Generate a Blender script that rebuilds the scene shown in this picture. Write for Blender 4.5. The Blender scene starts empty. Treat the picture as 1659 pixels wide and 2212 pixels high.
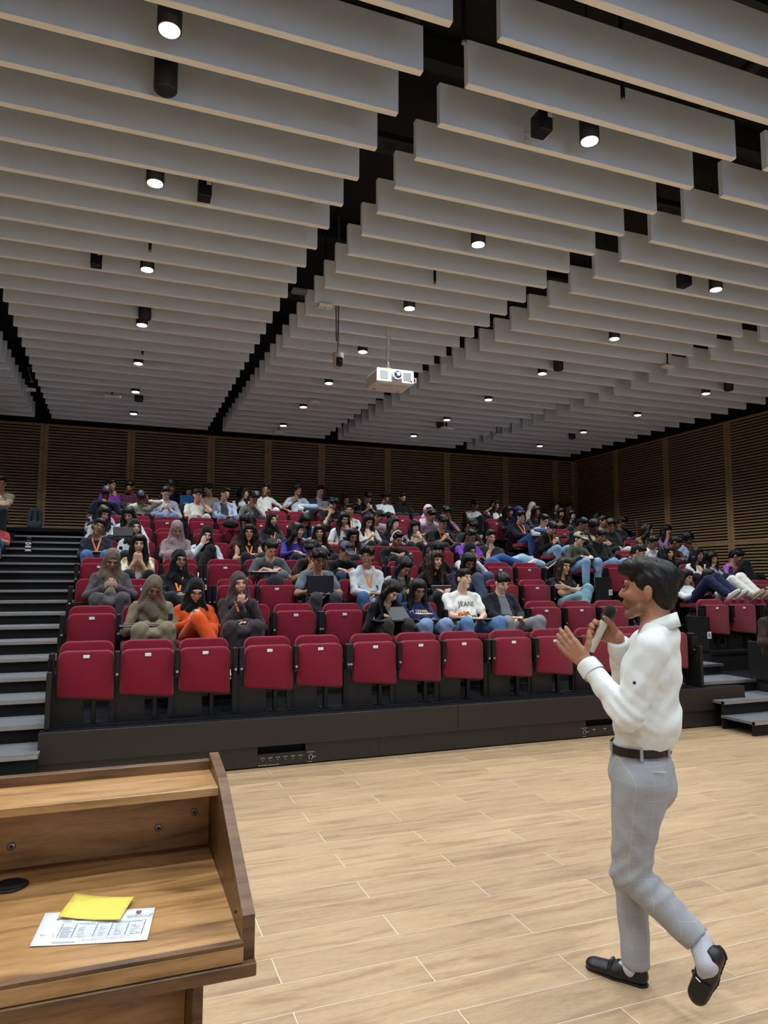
import bpy, math, random
import numpy as np
from mathutils import Vector, Matrix

# ------------------------------------------------------------------ camera, world, exposure
SC = bpy.context.scene
COL = SC.collection
CAM_H, CAM_F = 1.65, 1519.0                 # camera height (m), focal length in pixels of the 1659x2212 frame
YAW, PITCH, ROLL = 0.35984, 0.09588, 0.00169

def cam_basis():
    f = np.array([math.sin(YAW)*math.cos(PITCH), math.cos(YAW)*math.cos(PITCH), math.sin(PITCH)])
    r = np.array([math.cos(YAW), -math.sin(YAW), 0.0])
    u = np.cross(r, f)
    c, s = math.cos(ROLL), math.sin(ROLL)
    return c*r + s*u, -s*r + c*u, f
CR, CU, CF = cam_basis()
cam = bpy.data.cameras.new('camera')
cam.sensor_fit = 'VERTICAL'
cam.sensor_height = 24.0
cam.lens = 24.0*CAM_F/2212.0
cam.clip_start, cam.clip_end = 0.05, 100
camo = bpy.data.objects.new('camera', cam)
COL.objects.link(camo)
camo.matrix_world = Matrix(((CR[0], CU[0], -CF[0], 0), (CR[1], CU[1], -CF[1], 0), (CR[2], CU[2], -CF[2], CAM_H), (0, 0, 0, 1)))
SC.camera = camo

def at(px, py, Y=None, Z=None, X=None):      # the point of the hall seen at a pixel, at a given depth, height or side
    d = CF + CR*(px-829.5)/CAM_F - CU*(py-1106.0)/CAM_F
    t = X/d[0] if X is not None else (Y/d[1] if Y is not None else (Z-CAM_H)/d[2])
    return np.array([0, 0, CAM_H]) + t*d

w = bpy.data.worlds.new('hall_air')
SC.world = w
w.use_nodes = True
w.node_tree.nodes['Background'].inputs[0].default_value = (0.9, 0.95, 1.0, 1)
w.node_tree.nodes['Background'].inputs[1].default_value = 0.02
vs = SC.view_settings
vs.view_transform = 'Standard'
vs.look = 'None'
vs.exposure = 0.45
vs.gamma = 1.0
vs.use_curve_mapping = False
SC.cycles.use_denoising = True
SC.cycles.max_bounces = 4
SC.cycles.diffuse_bounces = 3
SC.cycles.glossy_bounces = 2
SC.cycles.adaptive_threshold = .1
SC.cycles.adaptive_min_samples = 12
SC.cycles.sample_clamp_indirect = 6.0
LAMP_W = 105.0                               # watts of each ceiling downlight

random.seed(7)
R0 = np.random.RandomState(3)

# ------------------------------------------------------------------ object helpers
def tag(o, label=None, cat=None, group=None, kind=None):
    for k, v in (('label', label), ('category', cat), ('group', group), ('kind', kind)):
        if v:
            o[k] = v
    return o

def link(name, me, m=None, parent=None):
    o = bpy.data.objects.new(name, me)
    COL.objects.link(o)
    if m is not None and me is not None and len(me.materials) == 0:
        me.materials.append(m)
    if parent is not None:
        o.parent = parent
    return o

def empty(name, loc=(0, 0, 0), rz=0.0):
    o = bpy.data.objects.new(name, None)
    o.empty_display_size = 0.1
    COL.objects.link(o)
    o.location = loc
    o.rotation_euler = (0, 0, rz)
    return o

def inst(name, me, parent=None, loc=(0, 0, 0), rot=(0, 0, 0), sc=(1, 1, 1)):
    o = bpy.data.objects.new(name, me)
    COL.objects.link(o)
    if parent is not None:
        o.parent = parent
    o.location, o.rotation_euler, o.scale = loc, rot, sc
    return o

class MB:
    """collects simple shapes into one mesh"""
    def __init__(s):
        s.v, s.f, s.m, s.sm = [], [], [], []
        s.mi, s.smooth = 0, False
    def add(s, vs_, fs_):
        n = len(s.v)
        s.v += [tuple(map(float, p)) for p in vs_]
        for f in fs_:
            s.f.append(tuple(i+n for i in f))
            s.m.append(s.mi)
            s.sm.append(s.smooth)
        return s
    def box(s, x0, x1, y0, y1, z0, z1, b=0.0):
        if b <= 0:
            return s.add([(x0, y0, z0), (x1, y0, z0), (x1, y1, z0), (x0, y1, z0), (x0, y0, z1), (x1, y0, z1), (x1, y1, z1), (x0, y1, z1)],
                         [(0, 3, 2, 1), (4, 5, 6, 7), (0, 1, 5, 4), (1, 2, 6, 5), (2, 3, 7, 6), (3, 0, 4, 7)])
        vs_ = []
        for z, i in ((z0, b), (z0+b, 0), (z1-b, 0), (z1, b)):
            vs_ += [(x0+i+b, y0+i, z), (x1-i-b, y0+i, z), (x1-i, y0+i+b, z), (x1-i, y1-i-b, z), (x1-i-b, y1-i, z), (x0+i+b, y1-i, z), (x0+i, y1-i-b, z), (x0+i, y0+i+b, z)]
        fs_ = [tuple(range(7, -1, -1)), tuple(range(24, 32))]
        for k in range(3):
            for j in range(8):
                fs_.append((k*8+j, k*8+(j+1) % 8, k*8+8+(j+1) % 8, k*8+8+j))
        return s.add(vs_, fs_)
    def prism(s, poly, axis, a0, a1):
        """polygon (2D, counter-clockwise) extruded along axis 'x','y','z'"""
        n = len(poly)
        def P(p, a):
            return (a, p[0], p[1]) if axis == 'x' else ((p[0], a, p[1]) if axis == 'y' else (p[0], p[1], a))
        vs_ = [P(p, a0) for p in poly] + [P(p, a1) for p in poly]
        return s.add(vs_, [tuple(range(n-1, -1, -1)), tuple(range(n, 2*n))] + [(i, (i+1) % n, n+(i+1) % n, n+i) for i in range(n)])
    def tube(s, pts, r, n=8, caps=True):
        pts = [np.array(p, float) for p in pts]
        rs = list(r) if hasattr(r, '__len__') else [r]*len(pts)
        vs_, fs_ = [], []
        ref = None
        for i, p in enumerate(pts):
            d = pts[min(i+1, len(pts)-1)] - pts[max(i-1, 0)]
            d = d/(np.linalg.norm(d)+1e-9)
            if ref is None:
                ref = np.array([0, 0, 1.0]) if abs(d[2]) < .9 else np.array([1.0, 0, 0])
            a = ref - d*(ref @ d)
            a /= np.linalg.norm(a)+1e-9
            ref = a
            b = np.cross(d, a)
            for j in range(n):
                t = 2*math.pi*j/n
                vs_.append(p + rs[i]*(math.cos(t)*a + math.sin(t)*b))
        for i in range(len(pts)-1):
            for j in range(n):
                fs_.append((i*n+j, i*n+(j+1) % n, (i+1)*n+(j+1) % n, (i+1)*n+j))
        if caps:
            fs_.append(tuple(range(n-1, -1, -1)))
            fs_.append(tuple(range((len(pts)-1)*n, len(pts)*n)))
        return s.add(vs_, fs_)
    def lathe(s, prof, n=20, c=(0, 0, 0)):
        vs_, fs_ = [], []
        for r, z in prof:
            for j in range(n):
                t = 2*math.pi*j/n
                vs_.append((c[0]+r*math.cos(t), c[1]+r*math.sin(t), c[2]+z))
        for i in range(len(prof)-1):
            for j in range(n):
                fs_.append((i*n+j, i*n+(j+1) % n, (i+1)*n+(j+1) % n, (i+1)*n+j))
        fs_.append(tuple(range(n-1, -1, -1)))
        fs_.append(tuple(range((len(prof)-1)*n, len(prof)*n)))
        return s.add(vs_, fs_)
    def ell(s, c, r, Rm=None, nu=10, nv=6):
        vs_, fs_ = [], []
        c = np.array(c, float)
        for i in range(nv+1):
            ph = math.pi*i/nv
            for j in range(nu):
                t = 2*math.pi*j/nu
                p = np.array([r[0]*math.sin(ph)*math.cos(t), r[1]*math.sin(ph)*math.sin(t), -r[2]*math.cos(ph)])
                vs_.append(c + (Rm @ p if Rm is not None else p))
        for i in range(nv):
            for j in range(nu):
                fs_.append((i*nu+j, i*nu+(j+1) % nu, (i+1)*nu+(j+1) % nu, (i+1)*nu+j))
        return s.add(vs_, fs_)
    def arrays(s, V, F, mi=0, smooth=True):
        n = len(s.v)
        s.v += V.tolist()
        s.f += [tuple(q) for q in (F+n).tolist()]
        s.m += [mi]*len(F) if not hasattr(mi, '__len__') else list(mi)
        s.sm += [smooth]*len(F)
        return s
    def mesh(s, name, mats=None):
        me = bpy.data.meshes.new(name)
        me.from_pydata(s.v, [], s.f)
        me.polygons.foreach_set('material_index', s.m)
        me.polygons.foreach_set('use_smooth', s.sm)
        for m in (mats if isinstance(mats, (list, tuple)) else [mats] if mats else []):
            me.materials.append(m)
        me.update()
        return me
    def build(s, name, mats, parent=None, loc=None):
        o = link(name, s.mesh(name, mats), None, parent)
        if loc is not None:
            o.location = loc
        return o

# ------------------------------------------------------------------ materials
def lin(h):
    h = h.lstrip('#')
    out = []
    for i in (0, 2, 4):
        c = int(h[i:i+2], 16)/255
        out.append(c/12.92 if c <= .04045 else ((c+.055)/1.055)**2.4)
    return (*out, 1)

MATS = {}
def mat(name, col, rough=.6, metal=0.0, noise=.0, nscale=30.0, bump=0.0, bscale=80.0, emit=0.0, spec=.5, coat=0.0, sheen=0.0, stretch=None):
    if name in MATS:
        return MATS[name]
    m = bpy.data.materials.new(name)
    m.use_nodes = True
    nt = m.node_tree
    N, Lk = nt.nodes, nt.links
    b = N['Principled BSDF']
    c = lin(col) if isinstance(col, str) else (*col, 1)
    b.inputs['Base Color'].default_value = c
    b.inputs['Roughness'].default_value = rough
    b.inputs['Metallic'].default_value = metal
    b.inputs['Specular IOR Level'].default_value = spec
    b.inputs['Coat Weight'].default_value = coat
    b.inputs['Sheen Weight'].default_value = sheen
    if emit:
        b.inputs['Emission Color'].default_value = c
        b.inputs['Emission Strength'].default_value = emit
        if name != 'screen_image':
            m.cycles.emission_sampling = 'NONE'
    if noise or bump:
        tc = N.new('ShaderNodeTexCoord')
        src = tc.outputs['Object']
        if stretch:
            mp = N.new('ShaderNodeMapping')
            mp.inputs['Scale'].default_value = stretch
            Lk.new(src, mp.inputs[0])
            src = mp.outputs[0]
    if noise:
        n = N.new('ShaderNodeTexNoise')
        n.inputs['Scale'].default_value = nscale
        n.inputs['Detail'].default_value = 2
        Lk.new(src, n.inputs[0])
        mx = N.new('ShaderNodeMix')
        mx.data_type = 'RGBA'
        mx.inputs[6].default_value = tuple(max(0, x*(1-noise)) for x in c[:3])+(1,)
        mx.inputs[7].default_value = tuple(min(1, x*(1+noise)) for x in c[:3])+(1,)
        Lk.new(n.outputs[0], mx.inputs[0])
        Lk.new(mx.outputs[2], b.inputs['Base Color'])
    if bump:
        n2 = N.new('ShaderNodeTexNoise')
        n2.inputs['Scale'].default_value = bscale
        n2.inputs['Detail'].default_value = 2.5
        Lk.new(src, n2.inputs[0])
        bp = N.new('ShaderNodeBump')
        bp.inputs['Strength'].default_value = bump
        bp.inputs['Distance'].default_value = .01
        Lk.new(n2.outputs[0], bp.inputs['Height'])
        Lk.new(bp.outputs[0], b.inputs['Normal'])
    MATS[name] = m
    return m

def wood(name, c1, c2, c3, scale=(1.2, 14, 14), rough=.4, varies=0.0, fig=3.0, coat=.0):
    """long-grained timber: stretched noise, darker figure lines, a shift of tone from piece to piece"""
    if name in MATS:
        return MATS[name]
    m = bpy.data.materials.new(name)
    m.use_nodes = True
    N, Lk = m.node_tree.nodes, m.node_tree.links
    b = N['Principled BSDF']
    b.inputs['Roughness'].default_value = rough
    b.inputs['Coat Weight'].default_value = coat
    b.inputs['Coat Roughness'].default_value = .25
    tc = N.new('ShaderNodeTexCoord')
    oi = N.new('ShaderNodeObjectInfo')
    add = N.new('ShaderNodeVectorMath')
    add.operation = 'MULTIPLY_ADD'
    cmb = N.new('ShaderNodeCombineXYZ')
    for i in range(3):
        Lk.new(oi.outputs['Random'], cmb.inputs[i])
    Lk.new(cmb.outputs[0], add.inputs[0])
    add.inputs[1].default_value = (37, 53, 71)
    Lk.new(tc.outputs['Object'], add.inputs[2])
    mp = N.new('ShaderNodeMapping')
    mp.inputs['Scale'].default_value = scale
    Lk.new(add.outputs[0], mp.inputs[0])
    n1 = N.new('ShaderNodeTexNoise')
    n1.inputs['Scale'].default_value = fig
    n1.inputs['Detail'].default_value = 4
    n1.inputs['Distortion'].default_value = .6
    Lk.new(mp.outputs[0], n1.inputs[0])
    r1 = N.new('ShaderNodeValToRGB')
    e = r1.color_ramp.elements
    e[0].position, e[0].color = .30, lin(c3)
    e[1].position, e[1].color = .72, lin(c1)
    k = r1.color_ramp.elements.new(.46)
    k.color = lin(c2)
    Lk.new(n1.outputs[0], r1.inputs[0])
    n2 = N.new('ShaderNodeTexNoise')
    n2.inputs['Scale'].default_value = fig*9
    n2.inputs['Detail'].default_value = 2
    Lk.new(mp.outputs[0], n2.inputs[0])
    mx = N.new('ShaderNodeMix')
    mx.data_type = 'RGBA'
    mx.blend_type = 'MULTIPLY'
    mx.inputs[0].default_value = .35
    r2 = N.new('ShaderNodeValToRGB')
    r2.color_ramp.elements[0].position = .3
    r2.color_ramp.elements[0].color = (.55, .5, .45, 1)
    r2.color_ramp.elements[1].position = .6
    r2.color_ramp.elements[1].color = (1, 1, 1, 1)
    Lk.new(n2.outputs[0], r2.inputs[0])
    Lk.new(r1.outputs[0], mx.inputs[6])
    Lk.new(r2.outputs[0], mx.inputs[7])
    out = mx.outputs[2]
    if varies:
        hs = N.new('ShaderNodeHueSaturation')
        mr = N.new('ShaderNodeMapRange')
        mr.inputs[3].default_value = 1-varies
        mr.inputs[4].default_value = 1+varies
        Lk.new(oi.outputs['Random'], mr.inputs[0])
        Lk.new(mr.outputs[0], hs.inputs['Value'])
        Lk.new(out, hs.inputs['Color'])
        out = hs.outputs[0]
    Lk.new(out, b.inputs['Base Color'])
    MATS[name] = m
    return m

def cloth(col, rough=.85, noise=.12):
    return mat('cloth_'+col, '#'+col, rough, noise=noise, nscale=70, bump=.55, bscale=22, spec=.2, sheen=.1)

BLACK = mat('black_metal', '#0c0c0e', .45, spec=.4)
BLACKPL = mat('black_plastic', '#111114', .38)
DARK = mat('matt_black', '#08080a', .8)
STEEL = mat('aluminium', '#b9bdc2', .32, metal=.9)
WHITEPL = mat('white_plastic', '#e8e8e6', .4)
# ------------------------------------------------------------------ the hall: sizes
ZB, BH, BT = 4.671, 0.295, 0.05              # baffle underside, height, thickness
YW, XW = 15.40, 11.15                        # back wall, right wall
ROWS = 9
def P(k):                                    # deck height of seating row k
    return .435 + .267*k
DF = 6.33                                    # front of the first deck
SY = 6.50                                    # seat line of row k is SY + k

# ------------------------------------------------------------------ floor of wood-look planks
grout = mat('grout', '#e2d8c4', .8)
plankm = wood('oak_tile', '#c5a986', '#b89b77', '#a38667', scale=(1.1, 9, 9), rough=.42, varies=.10, fig=2.2)
fl = MB().box(-4.6, XW, -4.2, DF+.05, -.12, -.0012).build('floor', grout)
tag(fl, kind='structure')
PW, PL = .2055, 1.197
pm = {}
def plank_mesh(w_):
    key = round(w_, 3)
    if key not in pm:
        pm[key] = MB().box(-w_/2+.0022, w_/2-.0022, -PW/2+.0022, PW/2-.0022, -.010, 0, .0006).mesh('plank', plankm)
    return pm[key]
far = MB()
for i in range(-35, 16):
    yc = 3.212 + PW*i + PW/2
    if yc < -4.1 or yc-PW/2 > DF:
        continue
    off = 1.285 if i % 2 == 0 else 1.285+PL/2
    for j in range(-6, 10):
        xc = off + PL*j + PL/2
        if xc < -4 or xc > 10.6:
            continue
        if -1.7 < xc < 8.3 and yc > .9:
            inst('plank', plank_mesh(PL), fl, (xc, yc, 0))
        else:
            far.box(xc-PL/2+.0016, xc+PL/2-.0016, yc-PW/2+.0016, yc+PW/2-.0016, -.01, 0)
tag(far.build('outer_planks', plankm, fl), kind='stuff')

# ------------------------------------------------------------------ slatted timber walls
slatm = wood('slat_oak', '#b9986f', '#a8875f', '#8d6f4c', scale=(2, 12, 12), rough=.5, varies=.06)
slotm = mat('slot_black', '#050405', .9)
def slat_wall(name, along, n_pos, spans, z_secs, facing):
    """timber acoustic wall: dark backing, framed panels, one board per slat"""
    b = MB()
    lo, hi = min(s[0] for s in spans), max(s[1] for s in spans)
    if along == 'x':
        b.box(lo, hi+.25, n_pos+.035, n_pos+.2, 0, 5.9)
    else:
        b.box(n_pos+.035, n_pos+.2, lo, hi+.2, 0, 5.9)
    wl = b.build(name, slotm)
    tag(wl, kind='structure')
    cache = {}
    for (a0, a1) in spans:
        fr = MB()
        st = .075
        def bx(p0, p1, z0, z1, d=.03):
            if along == 'x':
                fr.box(p0, p1, n_pos, n_pos+d, z0, z1)
            else:
                fr.box(n_pos, n_pos+d, p0, p1, z0, z1)
        za, zb = z_secs[0][0], z_secs[-1][1]
        bx(a0+.003, a0+st, za, zb)
        bx(a1-st, a1-.003, za, zb)
        for (z0, z1) in z_secs:
            bx(a0+st, a1-st, z0+.003, z0+.05)
            bx(a0+st, a1-st, z1-.05, z1-.003)
        po = fr.build('slat_panel', slatm, wl)
        L = a1-a0-2*st
        for (z0, z1) in z_secs:
            n = int(round((z1-z0-.10-.028)/.0590))
            pitch = (z1-z0-.10-.028)/n
            key = (round(L, 3), round(pitch, 4))
            if key not in cache:
                h = (pitch-.028)/2
                cache[key] = (MB().box(-L/2, L/2, 0, .028, -h, h) if along == 'x' else MB().box(0, .028, -L/2, L/2, -h, h)).mesh('slat', slatm)
            for i in range(n):
                z = z0+.05+.028+pitch*i+(pitch-.028)/2
                inst('slat', cache[key], po, ((a0+a1)/2, n_pos, z) if along == 'x' else (n_pos, (a0+a1)/2, z))
    return wl
xs = [-3.13, -1.486, .157, 1.795, 3.033, 4.27, 5.89, 7.446, 9.076, 10.56, XW]
slat_wall('wall_back', 'x', YW, list(zip(xs[:-1], xs[1:])), [(2.66, 4.76)], -1)
ys = [8.76, 10.43, 12.11, 13.77, YW]
slat_wall('wall_right', 'y', XW, list(zip(ys[:-1], ys[1:])), [(1.30, 2.38), (2.38, 4.78)], -1)
tag(MB().box(XW+.0, XW+.2, -4.2, 8.76, 0, 5.9).build('wall_right', wood('plain_oak', '#b9986f', '#a8875f', '#8d6f4c', rough=.5)), kind='structure')
tag(MB().box(-4.8, -4.6, -4.2, YW+.2, 0, 5.9).build('wall_left', MATS['plain_oak']), kind='structure')
tag(MB().box(-4.8, -3.13, YW, YW+.2, 0, 5.9).build('wall_back', MATS['plain_oak']), kind='structure')
tag(MB().box(-4.8, XW+.2, -4.4, -4.2, 0, 5.9).build('wall_front', mat('painted_wall', '#dcdcda', .8)), kind='structure')
tag(MB().box(-3.13, XW, YW-.03, YW-.001, 2.57, 2.66).build('baseboard_back', DARK), kind='structure')

# the projector is on: its lit screen on the wall behind the stage
scr = empty('projection_screen', (3.0, -4.16, 2.7))
tag(scr, 'wide lit projection screen on the wall facing the audience', 'screen')
MB().box(-3.0, 3.0, -.02, .0, -1.5, 1.5).build('image_area', mat('screen_image', '#c6dcff', .8, emit=1.0), scr)
MB().box(-3.06, -3.0, -.03, .02, -1.56, 1.56).build('frame_bar', BLACK, scr)
MB().box(3.0, 3.06, -.03, .02, -1.56, 1.56).build('frame_bar', BLACK, scr)
MB().box(-3.0, 3.0, -.03, .02, 1.5, 1.56).build('frame_bar', BLACK, scr)
MB().box(-3.0, 3.0, -.03, .02, -1.56, -1.5).build('frame_bar', BLACK, scr)

# ------------------------------------------------------------------ ceiling: black void and hung acoustic baffles
baffm = mat('felt_baffle', '#e2edfa', .95, noise=.05, nscale=260, bump=.25, bscale=300, spec=.1)
bouncem = mat('baffle_bounce', '#f4f0e6', .9, noise=.04, nscale=200, spec=.1)
ce = MB().box(-4.8, XW+.2, -4.4, YW+.2, 5.75, 5.9).build('ceiling', mat('ceiling_void', '#0d0f15', .9))
tag(ce, kind='structure')
for (x0, x1) in ((-4.4, -1.57), (-1.285, 1.60), (1.895, 4.06), (4.355, 7.18), (7.48, 10.33)):
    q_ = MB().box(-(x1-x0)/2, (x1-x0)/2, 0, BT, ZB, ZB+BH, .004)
    q_.m[0] = 1                                  # underside coloured paler to stand in for light bounced off the floor
    me = q_.mesh('baffle', [baffm, bouncem])
    for n in range(-11, 29):
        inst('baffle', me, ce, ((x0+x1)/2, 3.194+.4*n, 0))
# services in the void above
pipem = mat('void_pipe', '#15171d', .6, metal=.2)
for i, (x, z, r, lab) in enumerate(((1.72, 5.42, .06, 'dark service pipe running lengthwise above the ceiling gap right of the left baffle bank'),
                                    (4.22, 5.40, .05, 'dark service pipe running lengthwise above the gap between middle and right baffle banks'),
                                    (-1.42, 5.35, .05, 'dark service pipe running lengthwise above the far left ceiling gap'))):
    tag(MB().tube([(x, 1.0, z), (x, 15.2, z)], r, 10).build('service_pipe', pipem), lab, 'pipe')
for y, lab in ((2.98, 'perforated cable tray crossing the void above the nearest baffles'), (5.0, 'perforated cable tray seen through the gap in the middle of the ceiling'), (8.2, 'perforated cable tray crossing the void above the ceiling projector')):
    t = empty('cable_tray', (0, y, 5.12))
    tag(t, lab, 'cable tray')
    MB().box(-4, 10.6, -.1, .1, 0, .006).build('tray_base', mat('tray_grey', '#2a2d33', .5, metal=.5), t)
    MB().box(-4, 10.6, -.1, -.094, .006, .05).build('tray_lip', MATS['tray_grey'], t)
    MB().box(-4, 10.6, .094, .1, .006, .05).build('tray_lip', MATS['tray_grey'], t)
    sl = MB()
    for i in range(46):
        sl.box(-.2+i*.16, -.12+i*.16, -.05, .05, -.002, -.0005)
    tag(sl.build('tray_holes', DARK, t), kind='stuff')
for y in (4.5, 7.4, 10.4):
    tag(MB().box(-4.4, 10.9, y-.06, y+.06, 5.5, 5.68).build('ceiling_beam', mat('beam_dark', '#14161c', .8)),
        'dark beam across the void %s' % {4.5: 'above the nearest downlights', 7.4: 'above the ceiling projector', 10.4: 'above the rear baffles'}[y], 'beam')

# ------------------------------------------------------------------ seating tiers
carpet = mat('deck_carpet', '#1b1c20', .95, noise=.35, nscale=180, bump=.4, bscale=240, spec=.1)
treadm = mat('tread_carpet', '#6e7074', .95, noise=.45, nscale=260, bump=.4, bscale=260, spec=.1)
fasm = mat('fascia_laminate', '#272321', .42, noise=.06, nscale=3)
ORD = ['front', 'second', 'third', 'fourth', 'fifth', 'sixth', 'seventh', 'eighth', 'back']
for (x0, x1, blk) in ((-.50, 6.33, 'main block'), (7.42, XW-.03, 'right block'), (-4.57, -1.78, 'left block')):
    for k in range(ROWS):
        y0 = DF + k
        y1 = y0 + 1.0 if k < ROWS-1 else YW-.03
        t = empty('seating_tier', ((x0+x1)/2, y0, 0))
        tag(t, 'dark carpeted deck under the %s row of seats in the %s' % (ORD[k], blk), 'seating tier', 'seating tiers')
        hx = (x1-x0)/2
        MB().box(-hx, hx, (.125 if k == 0 and blk == 'main block' else 0), y1-y0+(.02 if k < ROWS-1 else 0), P(k)-.04, P(k)).build('deck', carpet, t)
        MB().box(-hx, hx, .02 if k else .13, .04 if k else .15, (P(k-1)+.001 if k else 0), P(k)-.04).build('riser', DARK, t)
        for sx in (-hx, hx-.03):
            MB().box(sx, sx+.03, .05, y1-y0, 0, P(k)-.041).build('side_panel', DARK, t)

# ------------------------------------------------------------------ carpeted aisle stairs with metal nosings
def stairs(x0, x1, lab, first, front_extra):
    t = empty('aisle_stairs', ((x0+x1)/2, 6.15, 0))
    tag(t, lab, 'stairs')
    hx = (x1-x0)/2
    cut = .16
    for j in range(first, 17):
        z = .30 + .1335*j
        y0 = .5*j
        y1 = y0 + .5 if j < 16 else 2.4+.5*14-.18
        if j == 1:
            poly = [(-hx, y0), (hx, y0), (hx, y1), (-hx, y1)]
        else:
            poly = [(-hx, y0), (hx, y0), (hx, y1), (-hx, y1)]
        o = MB().prism(poly, 'z', z-.03, z).build('tread', treadm, t)
        nb = MB().box(-hx, hx, y0-.006, y0+.035, z-.028, z+.003)
        nb.build('nosing', STEEL, o)
        MB().box(-hx+.01, hx-.01, y0+.03, y0+.05, max(0, z-.45), z-.031).build('riser', DARK, t)
    for (yf, z) in front_extra:
        o = MB().box(-hx, hx, yf-6.15, yf-6.15+.45, z-.03, z).build('tread', treadm, t)
        MB().box(-hx, hx, yf-6.156, yf-6.115, z-.028, z+.003).build('nosing', STEEL, o)
        MB().box(-hx+.01, hx-.01, yf-6.12, yf-6.10, 0, z-.031).build('riser', DARK, t)
    o = MB().box(-hx, hx, 16*.5, YW-6.15-.03, P(8)-.06, P(8)).build('landing', carpet, t)
    return t
stairs(-1.77, -.53, 'carpeted aisle steps with pale metal edges climbing left of the main seats', 0, [(5.70, .15)])
stairs(6.36, 7.41, 'carpeted aisle steps with pale metal edges between the main and right seats', 0, [(5.75, .15)])
tag(MB().prism([(6.05, 6.62), (6.36, 6.62), (6.36, 7.1), (6.30, 7.1)], 'z', P(0), P(0)+.01).build('step_plate', treadm), 'small angled grey carpet plate at the end of the front row', 'step')

# ------------------------------------------------------------------ front fascia
fa = empty('front_fascia', (3.15, DF, 0))
tag(fa, 'long dark brown fascia closing the front of the main seating block', 'fascia')
zt = P(0)-.005
zm = float(at(620, 1608.5, Y=DF)[2])
FX0, FX1 = -.549, 6.85
def fbox(name, x0, x1, y0, y1, z0, z1, m, par=fa, b=.002):
    return MB().box(x0-3.15, x1-3.15, y0, y1, z0, z1, b).build(name, m, par)
fbox('upper_board', FX0, 3.15, -.02, 0, zm+.002, zt, fasm)
fbox('upper_board', 3.153, FX1, -.02, 0, zm+.002, zt, fasm)
fbox('top_edge', FX0, FX1, 0, .12, zt-.03, zt, carpet)
sl = [(float(at(557, 1625, Y=DF)[0]), float(at(660, 1612, Y=DF)[0])), (float(at(1266, 1558, Y=DF)[0]), float(at(1385, 1548, Y=DF)[0]))]
zs = float(at(557, 1631, Y=DF)[2])
xj = [float(at(820, 1620, Y=DF)[0]), float(at(1145, 1580, Y=DF)[0])]
cuts = [FX0, sl[0][0], sl[0][1], xj[0], xj[1], sl[1][0], sl[1][1], FX1-.18]
for i, (a, b) in enumerate(zip(cuts[:-1], cuts[1:])):
    top = zs if i in (1, 5) else zm-.002
    fbox('lower_board', a+.0005, b-.0005, .004, .02, .012, top, fasm, b=.001)
fbox('slot_back', FX0+.02, FX1-.02, .09, .10, .02, zm, DARK)
fbox('plinth', FX0+.03, FX1-.03, .03, .05, 0, .03, DARK)
for x in (xj[0]-.09, xj[0]+.07, xj[1]-.3, xj[1]-.15):
    for z in (.05, zm-.06):
        o = MB().lathe([(.007, 0), (.007, .003), (.004, .005)], 8).build('screw', BLACK, fa, (x-3.15, .0035, z))
        o.rotation_euler = (math.pi/2, 0, 0)

def text(name, s, size, loc, rot, m, parent=None, align='CENTER', sx=1.0, shear=0.0, depth=.0006):
    cu = bpy.data.curves.new(name, 'FONT')
    cu.body = s
    cu.size = size
    cu.align_x = align
    cu.align_y = 'CENTER'
    cu.extrude = depth
    cu.resolution_u = 2
    cu.shear = shear
    tmp = bpy.data.objects.new('tmp', cu)
    COL.objects.link(tmp)
    dg = bpy.context.evaluated_depsgraph_get()
    me = bpy.data.meshes.new_from_object(tmp.evaluated_get(dg))
    bpy.data.objects.remove(tmp)
    me.name = name
    me.materials.clear()
    me.materials.append(m)
    o = link(name, me, None, parent)
    o.location, o.rotation_euler, o.scale = loc, rot, (sx, 1, 1)
    return o
PRINT = mat('white_print', '#d9d9d6', .6)
for a, rev in ((sl[0], False), (sl[1], True)):
    for i in range(6):
        n = (6-i) if not rev else i+1
        x = a[0]+.045+(a[1]-a[0]-.09)*i/5*1.0 if not rev else a[0]+.10+(a[1]-a[0])*i/5*.95
        text('lettering', 'ROW', .015, (x-3.15, .0025, zs-.035), (math.pi/2, 0, 0), PRINT, fa)
        text('lettering', str(n), .016, (x-3.15, .0025, zs-.056), (math.pi/2, 0, 0), PRINT, fa)
    xx = a[0]+.10 if not rev else a[1]-.02
    text('lettering', 'R/R PARTIAL OPENING LOCK', .014, (xx-3.15, .0025, zs-.095), (math.pi/2, 0, 0), PRINT, fa)
    xd = (a[1]+.05 if not rev else a[0]-.02)-3.15
    d = MB()
    d.tube([(xd+.018*math.cos(t), .002, zs-.055+.022*math.sin(t)) for t in np.linspace(-1.3, 4.2, 12)], .002, 4)
    d.box(xd-.035, xd+.035, .001, .003, zs-.014, zs-.011).box(xd+.018, xd+.05, .001, .003, zs-.057, zs-.053).box(xd-.03, xd+.012, .001, .003, zs-.098, zs-.095)
    d.build('lever_diagram', PRINT, fa)
# ------------------------------------------------------------------ downlights
glow = mat('lamp_glow', '#f4f8ff', .5, emit=22.0)
dl_body = MB()
dl_body.smooth = True
dl_body.lathe([(.058, .0), (.066, .0), (.066, .24), (.05, .245)], 24)
me_body = dl_body.mesh('lamp_body', mat('lamp_black', '#14161c', .5))
me_lens = MB().lathe([(.056, 0), (.056, .004)], 24).mesh('lens', glow)
me_stem = MB().tube([(0, 0, .245), (0, 0, 1.104)], .008, 6).mesh('stem', BLACK)
spot = bpy.data.lights.new('downlight_beam', 'SPOT')
spot.energy = LAMP_W
spot.color = (.90, .96, 1.0)
spot.spot_size = 2.36
spot.spot_blend = .8
spot.shadow_soft_size = .055
NTH = ['nearest the back wall'] + [q + ' from the back wall' for q in ('second', 'third', 'fourth', 'fifth', 'sixth', 'seventh', 'eighth', 'ninth', 'tenth', 'eleventh')]
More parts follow.
